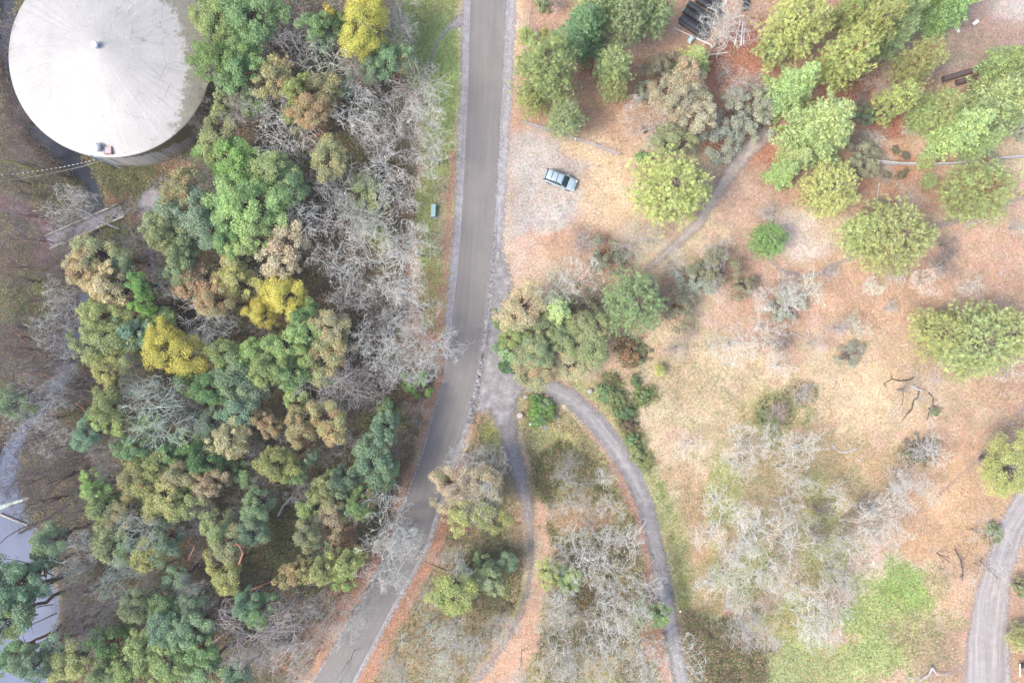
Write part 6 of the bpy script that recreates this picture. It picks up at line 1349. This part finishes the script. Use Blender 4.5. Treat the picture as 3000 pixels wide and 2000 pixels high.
# ------------------------------------------------------------------ dead wood on the ground
M_DEAD = bark_mat("dead_wood", False, (0.52, 0.50, 0.52)); M_DEADK = bark_mat("dark_mossy_wood", False, (0.11, 0.10, 0.07)); M_MADR = bark_mat("red_trunk", False, (0.45, 0.20, 0.13)); M_MOSS = bark_mat("mossy_trunk", False, (0.17, 0.17, 0.05)); M_DARKB = bark_mat("dark_trunk", False, (0.09, 0.075, 0.07)); M_LICH = bark_mat("pale_green_trunk", False, (0.50, 0.58, 0.50))
def log(pts, r0, r1, label, mat=M_DEAD, branches=0, z=.1, seed=0, name="fallen_branch", cat="log", zs=None, group="dead wood on the slope"):
    rs = np.random.RandomState(seed); W = []
    for i, (x, y) in enumerate(pts):
        zz = z if zs is None else zs[i]; w = P(x, y, zz); w[2] = zz + (float(gz(x, y)) if zs is None else 0); W.append(w)
    c0 = W[0].copy(); W = [w - c0 for w in W]; mb = MB(); n = len(W)
    mb.tube(W, [r0 + (r1 - r0) * i / (n - 1) for i in range(n)], 7)
    for b in range(branches):
        i = rs.randint(max(1, n // 3), n); p_ = W[i]; d = unit((W[i] - W[i - 1])[None])[0]; sd = np.array([-d[1], d[0], 0]) * rs.choice([-1, 1])
        L = rs.uniform(.6, 1.6); q_ = [p_]; dd = d * .7 + sd * .8
        for k in range(4): dd = dd + rs.randn(3) * [.3, .3, .12]; q_.append(q_[-1] + dd / np.linalg.norm(dd) * L / 4); q_[-1][2] = max(q_[-1][2], p_[2] - .05)
        mb.tube(q_, [r1 * .9 + .02, r1 * .7 + .01, r1 * .6, .015, .01], 5)
    o = mb.build(name, mat, label=label, cat=cat, group=group); o.location = c0; return o
log([(2314, 752), (2330, 756), (2350, 755), (2384, 761)], .07, .03, "slim pale dead branch lying inside the loop trail", seed=1, branches=1)
log([(2575, 537), (2572, 560), (2568, 580), (2560, 588)], .11, .05, "grey forked branch lying above the loop trail's big pine", seed=2, branches=4)
log([(2817, 667), (2845, 655), (2880, 645), (2915, 635)], .08, .03, "long silvery branch beside the trail near right edge", seed=3, branches=4)
log([(2820, 664), (2835, 657), (2850, 649)], .14, .10, "short thick grey log at the silvery branch's left end", seed=31)
log([(2795, 720), (2808, 690), (2816, 682)], .09, .05, "white dead branch poking from the dark twig heap", seed=4, branches=2)
log([(2945, 737), (2951, 750), (2946, 768)], .07, .03, "small curved pale branch at the upper right slope", seed=5)
log([(2930, 805), (2940, 793), (2948, 786)], .10, .05, "short pale branch slanting on the upper right slope", seed=6)
log([(2317, 973), (2340, 985), (2360, 995), (2390, 1003)], .08, .03, "tangled pale dead branch on the open slope, upper left", seed=7, branches=5)
log([(2368, 985), (2372, 960), (2385, 943), (2412, 928)], .07, .03, "curving grey branch arching up from the tangled one", seed=8)
log([(2508, 1313), (2490, 1322), (2465, 1325), (2445, 1312), (2415, 1316)], .14, .04, "fallen silvery tree with branches in the slope's lower middle", seed=9, branches=7)
log([(2524, 1530 - 180), (2514, 1344)], .1, .06, "short pale log end near the fallen silvery tree", seed=10)
log([(2533, 1066), (2538, 1040), (2532, 1015)], .06, .02, "thin grey branch standing over the olive shrub", seed=11, branches=1)
log([(2135, 966), (2110, 952), (2085, 940), (2060, 925)], .06, .02, "long thin pale branch left of the open slope", seed=12, branches=3)
log([(2055, 760), (2045, 785), (2040, 800)], .05, .03, "short pale stick beside the dirt trail", seed=13)
log([(2670, 1128), (2682, 1136), (2700, 1143)], .22, .16, "thick pale grey fallen trunk in the middle of bare limbs", seed=14)
log([(2692, 1143), (2688, 1165), (2676, 1172), (2670, 1200), (2655, 1215), (2645, 1232)], .13, .05, "dark mossy limb curving down from the pale trunk", M_DEADK, seed=15, branches=3)
log([(2722, 1150), (2735, 1165), (2733, 1190), (2722, 1208), (2717, 1230)], .12, .05, "dark limb on the right below the pale trunk", M_DEADK, seed=16, branches=3)
log([(2680, 1105), (2660, 1113), (2636, 1116), (2612, 1110), (2590, 1122)], .14, .05, "dark mossy limb stretching left above the pale trunk", M_DEADK, seed=17, branches=3)
log([(3010, 1030), (2985, 1055), (2950, 1090)], .09, .05, "bleached branch entering the slope from the right edge", seed=18, branches=4)
log([(2921, 1088), (2935, 1096), (2950, 1105)], .12, .08, "short brown stump log at the bleached branch's lower end", M_MADR, seed=19)
log([(2731, 1955), (2722, 1975), (2700, 1990), (2665, 1985)], .16, .04, "grey dead limb at the bottom of the green meadow", seed=20, branches=5, z=.6)
log([(2731, 1955), (2745, 1975), (2765, 1977), (2790, 1978)], .12, .03, "right-hand grey dead limb at the meadow's bottom", seed=21, branches=2, z=.6)
log([(2797, 1608), (2815, 1640), (2822, 1680), (2818, 1700)], .09, .05, "dark dead limb among the leaves left of the dirt road", M_DARKB, seed=22, branches=4, z=.5)
log([(2870, 1640), (2895, 1665), (2920, 1690)], .07, .03, "dark thin limb reaching over the right dirt road", M_DARKB, seed=23, branches=4, z=.8)
log([(2204, 850), (2215, 820), (2222, 800)], .08, .03, "pale forked snag under the dirt trail's bend", seed=24, branches=3)
log([(1360, 1640 + 35), (1305, 1668), (1270, 1655), (1240, 1640)], .10, .04, "dark crooked limb leaning over the lower road's right edge", M_DARKB, seed=25, branches=3, z=2.2, group="leaning and fallen trunks in the wood")
FG = "leaning and fallen trunks in the wood"
log([(285, 1236), (262, 1215), (238, 1190), (220, 1178)], .17, .12, "red peeling trunk slanting in the creek-side wood", M_MADR, zs=(2.0, 3.0, 4.0, 4.6), group=FG, name="leaning_trunk")
log([(175, 1117), (150, 1105), (112, 1090)], .15, .10, "short orange-red trunk leaning over the creek's edge", M_MADR, zs=(.6, 1.2, 2.0), group=FG, name="leaning_trunk")
log([(78, 1010), (60, 985), (30, 955)], .10, .07, "small red-brown trunk on the far creek bank", M_MADR, zs=(.4, 1.2, 2.2), group=FG, name="leaning_trunk")
log([(0, 1487), (30, 1475), (60, 1466), (88, 1455)], .32, .22, "thick pale green log lying at the creek pool's top", M_LICH, zs=(.2, .25, .3, .35), group=FG, name="dead_log")
log([(60, 1560), (110, 1530), (160, 1500), (235, 1455)], .20, .14, "long dark trunk lying above the creek pool", M_DARKB, zs=(.0, .3, .5, .7), group=FG, name="dead_log")
log([(95, 1535), (60, 1548), (20, 1572), (-10, 1600)], .12, .05, "dark branch hanging over the creek pool's upper part", M_DARKB, zs=(1., 1.2, 1.4, 1.6), group=FG, seed=3, branches=3)
log([(0, 1505), (40, 1522), (75, 1535), (120, 1550)], .16, .10, "bleached log along the creek pool's upper shore", M_BEAM, zs=(-.7, -.65, -.65, -.6), group=FG, name="dead_log")
log([(205, 1680), (160, 1702), (120, 1722), (60, 1750)], .20, .07, "dark branching trunk reaching left across the pool", M_DARKB, zs=(3.5, 4, 4.4, 4.8), group=FG, seed=4, branches=5)
log([(180, 1828), (150, 1865), (110, 1885), (75, 1882)], .14, .05, "dark arching branch over the pool's lower part", M_DARKB, zs=(3, 3.4, 3.7, 4), group=FG, seed=5, branches=4)
log([(165, 1795), (130, 1812), (90, 1830), (40, 1835)], .12, .04, "dark thin branch over the middle of the pool", M_DARKB, zs=(3, 3.3, 3.6, 3.8), group=FG, seed=6, branches=4)
log([(155, 1770), (120, 1775), (85, 1785)], .10, .04, "short dark branch over the pool, topmost of the fan", M_DARKB, zs=(3, 3.3, 3.6), group=FG, seed=7, branches=3)
log([(0, 548 - 76), (45, 476), (90, 492), (120, 498)], .30, .10, "mossy green limb near the cables left of the tank", M_MOSS, zs=(3.5, 3, 2.4, 1.8), group=FG, name="mossy_limb")
log([(345, 669), (300, 650), (262, 625), (230, 612)], .14, .06, "grey trunk leaning over the footbridge rail", M_DEAD, zs=(3, 4, 5, 5.6), group=FG, name="leaning_trunk", seed=8, branches=4)
log([(708, 1762), (740, 1725), (775, 1710), (830, 1692), (850, 1678)], .13, .10, "orange-barked limb sprawling left of the lower road", M_MADR, zs=(4, 4.5, 5, 5, 4), group=FG, seed=9, branches=3)
log([(815, 1510), (830, 1480), (855, 1455)], .17, .09, "bleached forked trunk in the lower dark hollow", M_DEAD, zs=(2, 2.5, 3), group=FG, seed=10, branches=2)
log([(700, 1652), (712, 1620), (700, 1596), (690, 1590)], .12, .06, "pinkish peeling limb in the lower middle crowns", M_MADR, zs=(9, 9.5, 9.8, 10), group=FG, seed=11, branches=3)
log([(548, 1650), (558, 1625), (570, 1600)], .11, .07, "reddish thin trunk between lower blue-green crowns", M_MADR, zs=(5, 6, 7), group=FG, seed=12, branches=1)
log([(440, 1750), (500, 1720), (520, 1690)], .11, .07, "orange-brown limb in the bottom left wood", M_MADR, zs=(5, 6, 6.5), group=FG, seed=13, branches=2)
log([(650, 1363), (695, 1358)], .22, .18, "short dark trunk lying in the lower middle wood", M_DARKB, zs=(3, 3.4), group=FG, name="dead_log")
log([(720, 955), (755, 960), (790, 966)], .13, .09, "dark trunk crossing below the round yellow crown", M_DARKB, zs=(5, 4.5, 4), group=FG, name="leaning_trunk")
log([(990, 216), (1040, 232), (1082, 247)], .10, .15, "dark leaning trunk by the orange crown's right side", M_DARKB, zs=(4, 2.5, 1), group=FG, name="leaning_trunk")

# cut-off trailer at the bottom right corner
c = P(2996, 1965, .5)
tl = tag(empty("parked_trailer", (c[0], c[1], float(gz(2990, 1970)))), "white trailer with cream rail, only its corner in the frame", "trailer")
mb = MB(); mb.box((.95, -.2, .75), (1.5, 2.6, .55)); mb.build("box_body", M_WHITE, tl, bevel=.04)
mb = MB(); mb.box((-.42, .15, .55), (.18, 1.9, .08)); mb.build("side_rail", M_CREAM, tl, bevel=.01)
mb = MB(); mb.tube([(-.1, .7, .33), (.12, .7, .33)], .33, 16); mb.build("wheel", M_TYRE, tl)
mb = MB(); mb.box((.5, 1.2, .55), (.9, .25, .1)); mb.build("drawbar", M_TRIM, tl)

# ------------------------------------------------------------------ thin haze volume, put in for a milky, low-contrast look

if True:
    m, nt, out = mat_new("thin_air")
    pv = N(nt, "ShaderNodeVolumePrincipled", i_Density=0.00024, i_Anisotropy=0.0); pv.inputs["Color"].default_value = (0.93, 0.95, 0.97, 1)
    nt.links.new(pv.outputs[0], out.inputs["Volume"])
    mb = MB(); mb.box((0, 0, (H + 3 - 6) / 2), (300, 240, H + 3 + 6))
    mb.build("haze", m, kind="stuff")
    scene.cycles.volume_bounces = 1
